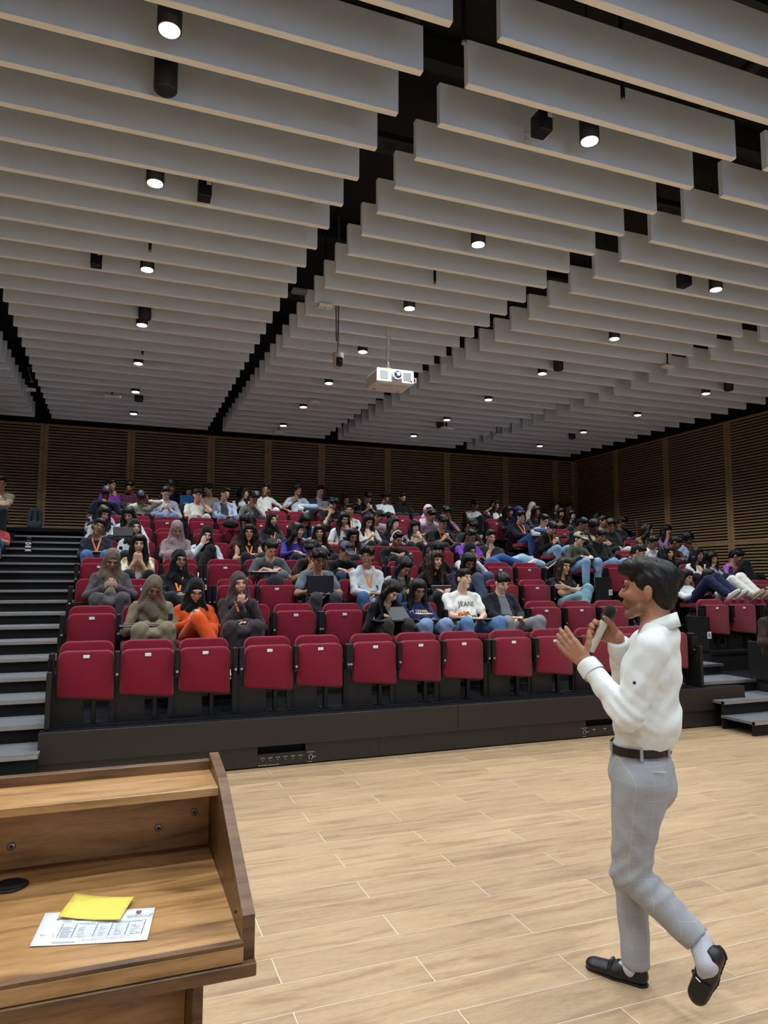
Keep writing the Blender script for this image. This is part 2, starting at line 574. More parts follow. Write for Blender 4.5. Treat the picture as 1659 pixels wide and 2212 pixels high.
cols = ((-2.62, 'far left'), (.157, 'left'), (2.92, 'middle'), (5.69, 'right'), (8.77, 'far right'))
for x, cn in cols:
    for i in range(-3, 7):
        y = 3.77 + 1.6*i
        n = 6-i
        t = empty('downlight', (x, y, 4.645))
        tag(t, 'lit black cylinder downlight, %s in the %s ceiling column' % (NTH[n], cn), 'downlight', 'ceiling downlights')
        inst('lamp_body', me_body, t)
        inst('lens', me_lens, t, (0, 0, -.004))
        inst('stem', me_stem, t)
        s = bpy.data.objects.new('downlight_beam', spot)
        COL.objects.link(s)
        s.parent = t
        s.location = (0, 0, -.02)

# ------------------------------------------------------------------ other things hung from the ceiling
spk = MB()
spk.smooth = True
spk.lathe([(.06, 0), (.07, .01), (.07, .26), (.06, .27)], 24)
me_spk = spk.mesh('speaker_shell', mat('speaker_black', '#191b21', .6))
me_gr = MB().lathe([(.055, 0), (.055, .003)], 20).mesh('grille', mat('speaker_grille', '#20232a', .8, bump=.6, bscale=600))
for x, y, lab in ((.165, 4.25, 'black pendant loudspeaker hanging behind the nearest left downlight'), (.18, 8.30, 'black pendant loudspeaker just above the fourth left downlight'), (.22, 12.28, 'small black pendant loudspeaker near the back of the left baffle bank'),
                  (5.76, 8.27, 'black pendant loudspeaker in the right baffle bank before the slatted wall'), (8.89, 8.23, 'black pendant loudspeaker nearest the right edge of the ceiling'), (8.885, 12.32, 'small black pendant loudspeaker at the rear right of the ceiling'), (5.80, 12.30, 'small black pendant loudspeaker beside a white wireless access point')):
    t = empty('pendant_speaker', (x, y, 4.62))
    tag(t, lab, 'loudspeaker')
    inst('speaker_shell', me_spk, t)
    inst('grille', me_gr, t, (0, 0, -.003))
    inst('stem', me_stem, t)
for x, y, lab in ((.528, 5.39, 'black driver box beside the second lit lamp of the left bank'), (2.55, 3.76, 'black driver box with white sticker beside the nearest middle downlight'), (-.302, 6.98, 'black driver box left of the third left downlight'), (5.28, 5.35, 'black driver box beside the nearest right downlight')):
    t = empty('driver_box', (x, y, 4.62))
    tag(t, lab, 'driver box')
    MB().box(-.05, .05, -.03, .09, 0, .14, .005).build('case', BLACK, t)
    MB().box(-.006, .006, -.006, .006, .14, 1.129).build('hanger', BLACK, t)
    MB().box(.01, .045, -.0312, -.03, .09, .125).build('sticker', WHITEPL, t)
for x, y, lab in ((2.874, 3.37, 'black sprinkler drop in front of the second middle baffle'), (.168, 6.6, 'black sprinkler drop above the third left downlight'), (2.92, 6.3, 'small black sprinkler drop above the third middle downlight'), (.2, 9.8, 'small black sprinkler drop in the rear left baffles'), (1.72, 3.3, 'sprinkler head in the dark gap between left and middle baffles')):
    t = empty('sprinkler', (x, y, 4.66))
    tag(t, lab, 'sprinkler')
    MB().tube([(0, 0, .02), (0, 0, 1.089)], .014, 10).build('drop_pipe', BLACK, t)
    MB().lathe([(.016, 0), (.016, .012), (.006, .02)], 10).build('head', STEEL, t)
def round_dev(name, lab, cat, x, y, z, r, h):
    t = empty(name, (x, y, z))
    tag(t, lab, cat)
    b = MB()
    b.smooth = True
    b.lathe([(r*.55, 0), (r*.9, .01), (r, h*.4), (r*.95, h), (r*.5, h+.005)], 20)
    b.build('shell', WHITEPL, t)
    MB().tube([(0, 0, h), (0, 0, 5.749-z)], .008, 6).build('stem', BLACK, t)
    MB().lathe([(.008, -.003), (.008, .002)], 8).build('indicator', mat('green_led', '#3d6b4a', .4), t)
round_dev('smoke_detector', 'round white detector hanging beside a lit lamp in the middle bank', 'detector', 2.99, 11.25, 4.58, .10, .06)
round_dev('smoke_detector', 'round white dome detector under the last middle baffles', 'detector', 2.93, 13.85, 4.585, .09, .055)
for x, y, lab in ((-.197, 12.03, 'white wireless access point under the rear left baffles'), (5.9, 12.23, 'white wireless access point under the rear right baffles')):
    t = empty('access_point', (x, y, 4.57))
    tag(t, lab, 'access point')
    MB().box(-.14, .14, -.10, .10, 0, .045, .02).build('shell', WHITEPL, t)
    MB().box(-.012, .012, -.012, .012, .045, 1.179).build('bracket', BLACK, t)
    MB().lathe([(.01, -.002), (.01, .001)], 8).build('indicator', BLACKPL, t)
for x, y, z, lab in ((7.09, 12.35, 4.56, 'small flat white sensor under the far right rear baffles'), (7.085, 7.58, 4.60, 'flat white beam detector in the gap of the right baffles'), (-1.41, 12.19, 4.62, 'white box on a looped cable in the far left ceiling gap'), (1.72, 7.17, 4.72, 'grey junction box in the gap beside the left baffle bank'), (2.02, 7.22, 4.62, 'white mounting plate above the hanging camera')):
    t = empty('sensor_box', (x, y, z))
    tag(t, lab, 'sensor')
    MB().box(-.08, .08, -.05, .05, 0, .04, .006).build('case', WHITEPL if 'grey' not in lab else mat('box_grey', '#6d7076', .5), t)
    MB().box(-.006, .006, -.006, .006, .04, 5.749-z).build('hanger', BLACK, t)
    MB().lathe([(.008, -.003), (.008, .001)], 8).build('indicator', BLACKPL, t)
tag(MB().tube([(-1.41+.05*math.sin(a*2), 12.0+.05*a, 4.66+.12*a+.05*math.cos(a*3)) for a in np.linspace(0, 5, 30)], .009, 6).build('ceiling_cable', mat('cable_grey', '#8d8f93', .5)), 'pale cable looping above the white box in the far left gap', 'cable')

# projector on its pole
pr = empty('projector', (3.0, 7.6, 3.965))
tag(pr, 'white ceiling projector on a white pole, lens facing the stage', 'projector')
prm = mat('projector_white', '#ecebea', .38)
MB().box(-.235, .235, 0, .40, .0, .165, .016).build('housing', prm, pr)
fp = MB().box(-.238, .238, -.012, .012, .012, .178, .008).build('front_panel', prm, pr)
for sx in (-1, 1):
    g = MB().box(sx*.145-.05, sx*.145+.05, -.016, -.012, .045, .145, .002).build('vent_grille', mat('vent_grey', '#8d918f', .6), pr)
    for i in range(9):
        MB().box(sx*.145-.046, sx*.145+.046, -.0185, -.016, .050+i*.0105, .0545+i*.0105).build('louvre', mat('vent_light', '#b9bfc0', .5), g)
ln = MB()
ln.smooth = True
ln.lathe([(.052, 0), (.062, .0), (.062, .06), (.052, .06)], 24)
o = ln.build('lens_barrel', mat('lens_ring', '#c9c7c4', .4), pr, (.005, -.012, .095))
o.rotation_euler = (math.pi/2, 0, 0)
gl = MB()
gl.smooth = True
gl.ell((0, 0, 0), (.047, .016, .047), None, 20, 10)
gl.build('lens_glass', mat('lens_blue', '#16305f', .05, spec=1.0, coat=1), o, (0, 0, .056)).rotation_euler = (math.pi/2, 0, 0)
ga = MB()
ga.smooth = True
ga.ell((.006, 0, -.006), (.024, .012, .024), None, 14, 8)
ga.build('lit_lamp', mat('projector_beam', '#cfe0ff', .3, emit=3.0), o, (0, 0, .066)).rotation_euler = (math.pi/2, 0, 0)
MB().tube([(-.03, .16, .16), (-.03, .16, 1.784)], .024, 12).build('pole', mat('pole_white', '#cfcfcd', .4), pr)
MB().tube([(-.03, .16, .27), (-.03, .16, .295)], .029, 12).build('pole_clamp', STEEL, pr)
MB().box(-.12, .06, .06, .26, .163, .172).build('mount_plate', WHITEPL, pr)
MB().box(-.12, -.05, -.0125, .0, .1655, .1785).build('yellow_label', mat('label_yellow', '#e8d95a', .6), pr)
MB().box(-.14, .02, .1, .104, -.0012, .0012).build('underside_slot', DARK, pr)
for x, y in ((-.16, .30), (.16, .33)):
    MB().lathe([(.025, -.006), (.025, .001)], 14).build('foot', mat('foot_tan', '#b79b6b', .6), pr, (x, y, 0))
MB().tube([(.235, .05, .10), (.275, .02, .095), (.275, .02, .05), (.235, .05, .04)], .008, 8).build('side_cable', WHITEPL, pr)
MB().lathe([(.01, -.002), (.01, .003)], 10).build('sensor_window', BLACKPL, pr, (.2, -.013, .04)).rotation_euler = (math.pi/2, 0, 0)

# hanging camera
pc = empty('dome_camera', tuple(at(730, 795, Y=7.3)))
tag(pc, 'white hanging tracking camera with black lens, left of the projector', 'camera')
b = MB()
b.smooth = True
b.lathe([(.035, 0), (.05, .02), (.058, .10), (.066, .145), (.066, .165), (.03, .17)], 20)
b.build('shell', mat('camera_shell', '#b5b2ac', .45), pc)
MB().box(-.034, .040, -.066, -.02, .006, .115, .012).build('lens_window', mat('camera_black', '#0d1012', .15), pc)
b = MB()
b.smooth = True
b.lathe([(.014, 0), (.014, .004), (.02, .006)], 16)
b.build('lens', mat('lens_dark', '#1c2a30', .1), pc, (0, -.067, .055)).rotation_euler = (math.pi/2, 0, 0)
MB().tube([(0, 0, .17), (0, 0, .20), (0, 0, 1.85)], [.02, .010, .010], 8).build('pole', mat('pole_grey', '#6f6c69', .4, metal=.4), pc)
MB().tube([(-.02, 0, .30), (-.025, 0, .55), (-.03, 0, .80)], .006, 6).build('cable', BLACKPL, pc)

# ------------------------------------------------------------------ lectern
lw = wood('walnut', '#c99d6b', '#b0844f', '#7b5635', scale=(1.6, 11, 11), rough=.38, varies=.05, fig=2.6, coat=.15)
lwd = wood('walnut_edge', '#7d5c3c', '#68492e', '#47301d', scale=(2.0, 14, 14), rough=.4, fig=3.5, coat=.1)
XL0, XI, XO = -.80, .232, .254
lc = empty('lectern', (0, 1.6, 0))
tag(lc, 'brown wood-grain lectern with raised back shelf, cut by the left edge', 'lectern')
def lb(name, x0, x1, y0, y1, z0, z1, m=lw, b=.0015):
    return MB().box(x0, x1, y0-1.6, y1-1.6, z0, z1, b).build(name, m, lc)
lb('desk_board', XL0, XI, 1.322, 1.855, .972, 1.0)
MB().prism([(1.322-1.6, 1.0), (1.338-1.6, 1.0), (1.338-1.6, 1.006), (1.322-1.6, 1.006)], 'x', XL0, XI).build('front_lip', lwd, lc)
lb('under_board', XL0-.02, XO+.001, 1.318, 1.88, .948, .971, lwd)
prof = [(1.335, .972), (1.88, .972), (1.88, 1.205), (1.87, 1.213), (1.705, 1.193), (1.69, 1.187), (1.335, 1.046)]
for x0, x1 in ((XI, XO), (XL0-.022, XL0)):
    MB().prism([(p[0]-1.6, p[1]) for p in prof], 'x', x0, x1).build('side_board', lwd, lc)
lb('shelf_board', XL0, XI, 1.69, 1.855, 1.157, 1.176)
lb('shelf_rim', XL0, XI, 1.855, 1.878, .972, 1.198, lwd)
lb('inner_back', XL0, XI, 1.840, 1.8545, 1.0, 1.157)
for q in ((419, 1754), (342, 1788), (25, 1828)):
    p = at(*q, Y=1.84)
    s = MB()
    s.smooth = True
    s.lathe([(.009, 0), (.009, .002), (.006, .0035)], 14)
    o = s.build('screw_cap', mat('cap_steel', '#a79a8c', .35, metal=.6), lc, (p[0], 1.84-1.6, p[2]))
    o.rotation_euler = (math.pi/2, 0, 0)
    MB().box(-.004, .004, -.0012, .0012, .0032, .0045).box(-.0012, .0012, -.004, .004, .0032, .0045).build('cross_slot', DARK, o)
xb = float(at(439, 2150, Y=1.44)[0])
lb('body_side', xb-.02, xb, 1.44, 1.84, .02, .948, lwd)
lb('body_panel', XL0+.1, xb-.02, 1.56, 1.58, .02, .948, lw)
lb('body_back', XL0+.1, xb-.02, 1.80, 1.82, .02, .948, lw)
lb('base_board', XL0+.05, xb+.03, 1.40, 1.86, 0, .02, lwd)
g = at(20, 1916, Z=1.0)
o = MB()
o.smooth = True
o.lathe([(.034, .0005), (.038, .004), (.030, .006), (.028, .001)], 24)
gro = o.build('cable_grommet', BLACKPL, lc, (g[0], g[1]-1.6, 1.0))
MB().lathe([(.028, .001), (.028, .0015)], 20).build('grommet_hole', DARK, gro)
MB().lathe([(.003, 0), (.003, .002)], 8).build('hole_plug', DARK, lc, (XI-.001, 1.41-1.6, 1.022)).rotation_euler = (0, -math.pi/2, 0)

# papers on the lectern
def quad_sheet(name, cs, z, m, lab, cat, lift=0.0, n=8, th=.0006):
    """a thin sheet with a slight curl over four floor corners"""
    c = [at(*q, Z=z) for q in cs]
    o0 = np.mean(c, axis=0)
    V, F = [], []
    for l in (0, 1):
        for i in range(n+1):
            for j in range(n+1):
                u, v = i/n, j/n
                p = (1-u)*(1-v)*c[0]+u*(1-v)*c[1]+u*v*c[2]+(1-u)*v*c[3]
                p = p + np.array([0, 0, lift*((2*u-1)**2*.5+(1-v)*.5) + l*th])
                V.append(p-o0)
    w_ = n+1
    for l in (0, 1):
        for i in range(n):
            for j in range(n):
                q = [l*w_*w_+i*w_+j, l*w_*w_+i*w_+j+1, l*w_*w_+(i+1)*w_+j+1, l*w_*w_+(i+1)*w_+j]
                F.append(q if not l else q[::-1])
    rim = [i*w_ for i in range(n)]+[n*w_+j for j in range(n)]+[(n-i)*w_+n for i in range(n)]+[n-j for j in range(n)]
    for a, b in zip(rim, rim[1:]+rim[:1]):
        F.append([a, b, b+w_*w_, a+w_*w_])
    b = MB()
    b.smooth = True
    b.add(V, F)
    o = b.build(name, m, None, o0)
    tag(o, lab, cat)
    return o, [x-o0 for x in c]
pap, pc4 = quad_sheet('paper_sheet', [(98, 1975), (335, 1963), (318, 2032), (64, 2046)], 1.001, mat('paper_white', '#e9eef5', .7), 'white printed form with a handwritten table lying on the lectern', 'paper', .002)
ink = mat('print_ink', '#4a4f5c', .8)
def pp(u, v, dz=.0013):
    p = (1-u)*(1-v)*pc4[0]+u*(1-v)*pc4[1]+u*v*pc4[2]+(1-u)*v*pc4[3]
    return np.array([p[0], p[1], .001+dz+.002*((2*u-1)**2*.5+(1-v)*.5)])
def stroke(mb, uv, wd=.0006):
    for a, b in zip(uv[:-1], uv[1:]):
        A, B = pp(*a), pp(*b)
        d = (B-A)/(np.linalg.norm(B-A)+1e-9)
        s = np.array([-d[1], d[0], 0])*wd
        mb.add([A-s, B-s, B+s, A+s], [(0, 1, 2, 3)])
tb = MB()
rows_ = [.40, .50, .565, .63, .695, .76, .82]
colsu = [.21, .335, .52, .655, .80, .945]
for v in rows_:
    stroke(tb, [(colsu[0], v), (.55, v-.005), (colsu[-1], v)], .0005)
for u in colsu:
    stroke(tb, [(u, rows_[0]), (u-.012, rows_[-1])], .0005)
tb.build('table_lines', ink, pap)
hw = MB()
rr = random.Random(5)
for v0 in rows_[1:-1]:
    for ci in range(1, 5):
        u = colsu[ci]+.03
        pts = [(u+i*.0065, v0+.035+rr.uniform(-.018, .012)) for i in range(rr.randint(6, 13))]
        stroke(hw, pts, .0004)
pts = [(.42+i*.0085, .90+rr.uniform(-.022, .018)-i*.0006) for i in range(50)]
stroke(hw, pts, .00045)
stroke(hw, [(.30+i*.008, .305+rr.uniform(-.02, .012)) for i in range(11)], .0005)
hw.build('handwriting', ink, pap)
pt = MB()
for v0, u0, u1 in ((.33, .19, .28), (.43, .36, .50), (.43, .53, .62), (.43, .67, .79), (.43, .81, .92), (.53, .22, .30), (.595, .22, .29), (.66, .22, .31), (.725, .22, .30), (.79, .22, .30), (.95, .17, .37)):
    stroke(pt, [(u0, v0), (u1, v0)], .0009)
stroke(pt, [(.37, .935), (.92, .925)], .0004)
pt.build('printed_words', ink, pap)
mk = MB()
stroke(mk, [(.045+i*.006, .72+rr.uniform(-.02, .02)) for i in range(9)], .0006)
stroke(mk, [(.17, .66), (.155, .72), (.17, .80)], .0005)
mk.build('margin_note', mat('pen_blue', '#4c87b8', .8), pap)
cr = MB()
for du in (-.016, .016):
    pass
A = [pp(.835, .10), pp(.885, .10), pp(.882, .17), pp(.86, .20), pp(.836, .17)]
cr.add([a for a in A], [(0, 1, 2, 3, 4)])
cr.build('crest', mat('crest_red', '#8d4b58', .7), pap)
p0, p1 = pp(.87, .26), pp(.97, .255)
ang = math.atan2(p1[1]-p0[1], p1[0]-p0[0])
text('lettering', 'UNIVERSITY OF\nBIRMINGHAM', .0072, tuple(pp(.875, .275, .0016)), (0, 0, ang), mat('crest_ink', '#6d6a78', .8), pap, depth=.0001)
text('lettering', 'Diagnostic', .012, tuple(pp(.255, .235, .0016)), (0, 0, ang), mat('head_ink', '#8a5a50', .8), pap, depth=.0001)
quad_sheet('sticky_note', [(162, 1937), (289, 1944), (258, 1990), (125, 1983)], 1.0055, mat('note_yellow', '#ecd65e', .7), 'yellow sticky note overlapping the top of the printed form', 'sticky note', .006)
# ------------------------------------------------------------------ tip-up chairs
redm = mat('red_fabric', '#84172f', .9, noise=.34, nscale=330, bump=.5, bscale=420, spec=.15, sheen=.25)
def rslab(w_, z0, z1, y0, y1, rt, rb, e=.012, skew=0.0, n=5):
    """upholstered slab: rounded outline in x-z, softened front and back edges"""
    def ring(i):
        pts = []
        hw, a, b = w_/2-i, z0+i, z1-i
        for cx, cz, r, t0 in ((hw-max(rt-i, .004), b-max(rt-i, .004), max(rt-i, .004), 0), (-hw+max(rt-i, .004), b-max(rt-i, .004), max(rt-i, .004), 90),
                              (-hw+max(rb-i, .004), a+max(rb-i, .004), max(rb-i, .004), 180), (hw-max(rb-i, .004), a+max(rb-i, .004), max(rb-i, .004), 270)):
            for q in range(n+1):
                t = math.radians(t0+90*q/n)
                x, z = cx+r*math.cos(t), cz+r*math.sin(t)
                if z < (z0+z1)/2 and x < 0:
                    z += skew*min(1, -x/(w_/2)*1.0)
                pts.append((x, z))
        return pts
    m_ = MB()
    m_.smooth = True
    V, F = [], []
    layers = [(e, y0), (e*.3, y0+e*.3), (0, y0+e), (0, y1-e), (e*.3, y1-e*.3), (e, y1)]
    for i, y in layers:
        V += [(x, y, z) for x, z in ring(i)]
    N_ = len(ring(0))
    for l in range(len(layers)-1):
        for j in range(N_):
            F.append((l*N_+j, l*N_+(j+1) % N_, (l+1)*N_+(j+1) % N_, (l+1)*N_+j))
    F.append(tuple(range(N_-1, -1, -1)))
    F.append(tuple((len(layers)-1)*N_+j for j in range(N_)))
    F = [f[::-1] for f in F]
    return m_.add(V, F)
me_back = rslab(.43, .26, .685, .10, .165, .075, .03, .016).mesh('backrest', redm)
me_panup = rslab(.445, .195, .612, .0, .085, .065, .025, .018, .045).mesh('seat_pan', redm)
q = rslab(.445, -.41, .02, -.345, -.27, .065, .03, .018)
q.v = [(x, z, -y) for x, y, z in q.v]
q.f = [f for f in q.f]
me_pandn = q.mesh('seat_pan', redm)
me_tag = MB().box(-.026, .026, -.004, .002, .552, .580, .002).mesh('number_plate', mat('plate_white', '#eef0f2', .3))
me_tagf = MB().box(-.030, .030, -.002, .004, .548, .584, .002).mesh('plate_frame', BLACKPL)
me_post = MB().box(-.022, .022, -.05, .05, .40, .605, .006).box(-.018, .018, -.03, .12, .36, .40, .004).box(-.012, .012, .06, .13, .02, .40).mesh('arm_post', BLACK)
me_bolt = MB().tube([(0, -.055, .415), (0, -.03, .415)], .012, 8).mesh('bolt', STEEL)
me_kick = MB().box(-.305, -.01, .07, .09, .02, .425, .003).mesh('kick_panel', mat('kick_black', '#141416', .5))
me_foot = MB().box(.05, .09, .05, .10, .012, .22, .004).box(.02, .12, .02, .14, 0, .012).mesh('foot', BLACK)
me_beam = MB().box(-.27, .27, .095, .135, .17, .225, .004).mesh('beam', BLACK)
me_tab = MB().box(-.245, .12, -.40, -.16, .497, .512, .006).box(-.235, -.205, -.17, .0, .478, .497).mesh('writing_tablet', BLACKPL)
COLS = [-.226, .266, .751, 1.327, 1.81, 2.36, 2.84, 3.32, 3.90, 4.41, 4.97, 5.49, 6.0]
RCOL = [7.71, 8.20, 8.77, 9.31, 9.80, 10.30]
NTHL = ['first', 'second', 'third', 'fourth', 'fifth', 'sixth', 'seventh', 'eighth', 'ninth', 'tenth', 'eleventh', 'twelfth', 'thirteenth']

def chairs(taken, tablets):
    """taken: set of (block, row, column) with someone in the seat"""
    for blk, cs, bn, ref in (('m', COLS, 'main block', 'left aisle'), ('r', RCOL, 'right block', 'right aisle'), ('l', [-2.05, -2.55], 'left block', 'left aisle')):
        for k in range(ROWS):
            if blk == 'l' and k not in (5, 6, 7):
                continue
            for ci, x in enumerate(cs):
                t_ = (blk, k, ci) in taken
                c = empty('theatre_chair', (x, SY+k, P(k)))
                tag(c, '%s, %s row of the %s, %s from the %s' % ('occupied red chair' if t_ else 'empty red tip-up chair', ORD[k], bn, NTHL[ci], ref), 'chair', 'red tip-up chairs')
                inst('backrest', me_back, c)
                inst('seat_pan', me_pandn if t_ else me_panup, c)
                if not t_:
                    inst('number_plate', me_tag, inst('plate_frame', me_tagf, c))
                nxt = cs[ci+1]-x if ci+1 < len(cs) else 9
                prv = x-cs[ci-1] if ci else 9
                po = [(-.262 if prv > .54 else -prv/2)]
                if nxt > .54:
                    po.append(.262)
                for px in po:
                    a = inst('arm_post', me_post, c, (px, 0, 0))
                    if k < 4:
                        inst('bolt', me_bolt, a)
                inst('beam', me_beam, c)
                if k < 3:
                    inst('kick_panel', me_kick, c)
                    inst('foot', me_foot, c)
                if (blk, k, ci) in tablets:
                    inst('writing_tablet', me_tab, c)

def end_panel(x, k, lab, letter=None, side=1):
    e_ = empty('row_end_panel', (x, SY+k, P(k)))
    tag(e_, lab, 'end panel')
    MB().box(-.02, .02, -.12, .25, .0, .46, .004).build('board', mat('end_black', '#1a1817', .45), e_)
    MB().box(-.02, .02, -.05, .05, .46, .56, .004).build('arm_stub', BLACK, e_)
    if letter:
        p_ = MB().box(-.035, .035, -.124, -.12, .17, .26, .001).build('letter_plate', mat('letter_white', '#e9e9e6', .5), e_)
        text('lettering', letter, .075, (0, -.1248, .213), (math.pi/2, 0, 0), BLACKPL, p_)
end_panel(-.525+.03, 0, 'black end panel closing the left end of the front row')
end_panel(6.30, 0, 'black end panel closing the right end of the front row of the main block')
end_panel(7.43, 0, 'black end panel with letter A at the front row beside the right aisle', 'A')
end_panel(7.43, 1, 'black end panel with letter B at the second row beside the right aisle', 'B')
end_panel(7.43, 2, 'black end panel with letter C at the third row beside the right aisle', 'C')
end_panel(7.43, 3, 'black end panel with letter D at the fourth row beside the right aisle', 'D')
# ------------------------------------------------------------------ smooth bodies: blended round limbs meshed as one surface
def V3(*a):
    return np.array(a, float)
def unit(v):
    return v/(np.linalg.norm(v)+1e-9)
def cap(a, b, ra, rb=None, n=None, s=1.0):
    return ('c', np.array(a, float), np.array(b, float), float(ra), float(ra if rb is None else rb), None if n is None else unit(np.array(n, float)), s)
def ell(c, r, Rm=None):
    return ('e', np.array(c, float), np.array(r, float), Rm)

def evalp(p, X, Y, Z):
    if p[0] == 'c':
        _, a, b, ra, rb, n, s = p
        ba = b-a
        L2 = float(ba @ ba)+1e-9
        dx, dy, dz = X-a[0], Y-a[1], Z-a[2]
        t = np.clip((dx*ba[0]+dy*ba[1]+dz*ba[2])/L2, 0, 1)
        qx, qy, qz = dx-t*ba[0], dy-t*ba[1], dz-t*ba[2]
        r2 = qx*qx+qy*qy+qz*qz
        if n is not None:
            qn = qx*n[0]+qy*n[1]+qz*n[2]
            r2 = r2+qn*qn*(1/(s*s)-1)
            return (np.sqrt(r2)-(ra+(rb-ra)*t))*(s if s < 1 else 1)**.5
        return np.sqrt(r2)-(ra+(rb-ra)*t)
    _, c, r, Rm = p
    dx, dy, dz = X-c[0], Y-c[1], Z-c[2]
    if Rm is not None:
        dx, dy, dz = (Rm[0, 0]*dx+Rm[1, 0]*dy+Rm[2, 0]*dz, Rm[0, 1]*dx+Rm[1, 1]*dy+Rm[2, 1]*dz, Rm[0, 2]*dx+Rm[1, 2]*dy+Rm[2, 2]*dz)
    k0 = np.sqrt((dx/r[0])**2+(dy/r[1])**2+(dz/r[2])**2)
    k1 = np.sqrt((dx/r[0]**2)**2+(dy/r[1]**2)**2+(dz/r[2]**2)**2)+1e-9
    return k0*(k0-1)/k1

def bounds(p):
    if p[0] == 'c':
        r = max(p[3], p[4])*max(1.0, p[6])
        return np.minimum(p[1], p[2])-r, np.maximum(p[1], p[2])+r
    r = p[2].max() if p[3] is not None else p[2]
    return p[1]-r, p[1]+r

def solid(prims, h, k=.03, cuts=(), disp=None, ck=.006):
    """mesh (vertices, quads) of the smooth union of prims, minus cuts"""
    bs = [bounds(p) for p in prims]
    lo = np.min([b[0] for b in bs], axis=0)-3*h-.01
    hi = np.max([b[1] for b in bs], axis=0)+3*h+.01
    n = np.ceil((hi-lo)/h).astype(int)+1
    ax = [lo[i]+h*np.arange(n[i]) for i in range(3)]
    D = np.full(n, .5, np.float32)
    def sub(b, m):
        i0 = np.clip(np.floor((b[0]-m-lo)/h).astype(int), 0, n)
        i1 = np.clip(np.ceil((b[1]+m-lo)/h).astype(int)+1, 0, n)
        sl_ = tuple(slice(a, c) for a, c in zip(i0, i1))
        return sl_, ax[0][sl_[0]][:, None, None], ax[1][sl_[1]][None, :, None], ax[2][sl_[2]][None, None, :]
    for p, b in zip(prims, bs):
        sl_, X, Y, Z = sub(b, k+2*h)
        d = evalp(p, X, Y, Z)
        S = D[sl_]
        hh = np.clip(.5+.5*(S-d)/k, 0, 1)
        D[sl_] = S*(1-hh)+d*hh-k*hh*(1-hh)
    if disp is not None:
        D += disp(ax[0][:, None, None], ax[1][None, :, None], ax[2][None, None, :]).astype(np.float32)
    for p in cuts:
        if callable(p):
            D = np.maximum(D, -p(ax[0][:, None, None], ax[1][None, :, None], ax[2][None, None, :]))
            continue
        sl_, X, Y, Z = sub(bounds(p), 2*h)
        D[sl_] = np.maximum(D[sl_], -evalp(p, X, Y, Z))
    return nets(D, lo, h)

CORN = [(i, j, k) for i in (0, 1) for j in (0, 1) for k in (0, 1)]
EDG = [(a, b) for a in range(8) for b in range(a+1, 8) if sum(x != y for x, y in zip(CORN[a], CORN[b])) == 1]
def nets(D, lo, h):
    D[0], D[-1] = .5, .5
    D[:, 0], D[:, -1] = .5, .5
    D[:, :, 0], D[:, :, -1] = .5, .5
    s = D < 0
    n = np.array(D.shape)
    cnt = np.zeros(n-1, np.int8)
    for c in CORN:
        cnt += s[c[0]:n[0]-1+c[0], c[1]:n[1]-1+c[1], c[2]:n[2]-1+c[2]]
    I = np.argwhere((cnt > 0) & (cnt < 8))
    if len(I) == 0:
        return np.zeros((0, 3)), np.zeros((0, 4), int)
    idx = np.full(n-1, -1, np.int64)
    idx[I[:, 0], I[:, 1], I[:, 2]] = np.arange(len(I))
    dv = [D[I[:, 0]+c[0], I[:, 1]+c[1], I[:, 2]+c[2]] for c in CORN]
    acc = np.zeros((len(I), 3))
    num = np.zeros(len(I))
    for a, b in EDG:
        m = (dv[a] < 0) != (dv[b] < 0)
        t = np.where(m, dv[a]/np.where(m, dv[a]-dv[b], 1), 0)
        ca, cb = np.array(CORN[a], float), np.array(CORN[b], float)
        acc += np.where(m[:, None], ca+t[:, None]*(cb-ca), 0)
        num += m
    V = lo+h*(I+acc/num[:, None])
    F = []
    for axis in range(3):
        o1, o2 = [(1, 2), (2, 0), (0, 1)][axis]
        sl1 = [slice(None)]*3
        sl2 = [slice(None)]*3
        sl1[axis], sl2[axis] = slice(0, -1), slice(1, None)
        a, b = s[tuple(sl1)], s[tuple(sl2)]
        E_ = np.argwhere(a != b)
        E_ = E_[(E_[:, o1] > 0) & (E_[:, o2] > 0)]
        flip = a[E_[:, 0], E_[:, 1], E_[:, 2]]
        def cell(d1, d2):
            q_ = E_.copy()
            q_[:, o1] -= d1
            q_[:, o2] -= d2
            return idx[q_[:, 0], q_[:, 1], q_[:, 2]]
        Q = np.stack([cell(1, 1), cell(0, 1), cell(0, 0), cell(1, 0)], 1)
        Q[~flip] = Q[~flip][:, ::-1]
        F.append(Q)
    return V, np.concatenate(F)

def soft_mesh(name, parts, mats):
    """parts: list of (V, F, material index)"""
    b = []
    off = 0
    Vs, Fs, Ms = [], [], []
    for V_, F_, mi in parts:
        if len(F_) == 0:
            continue
        Vs.append(V_)
        Fs.append(F_+off)
        Ms.append(np.full(len(F_), mi))
        off += len(V_)
    V_, F_, M_ = np.concatenate(Vs), np.concatenate(Fs), np.concatenate(Ms)
    me = bpy.data.meshes.new(name)
    me.vertices.add(len(V_))
    me.vertices.foreach_set('co', V_.astype(np.float32).ravel())
    me.loops.add(F_.size)
    me.loops.foreach_set('vertex_index', F_.astype(np.int32).ravel())
    me.polygons.add(len(F_))
    me.polygons.foreach_set('loop_start', np.arange(0, F_.size, 4, dtype=np.int32))
    me.polygons.foreach_set('material_index', M_.astype(np.int32))
    me.polygons.foreach_set('use_smooth', np.ones(len(F_), bool))
    for m in mats:
        me.materials.append(m)
    me.update(calc_edges=True)
    me.validate()
    return me

def small(fn):
    """small features as (V, F) quads from ellipsoids: fn adds to an MB"""
    b = MB()
    fn(b)
    return np.array(b.v), np.array(b.f)

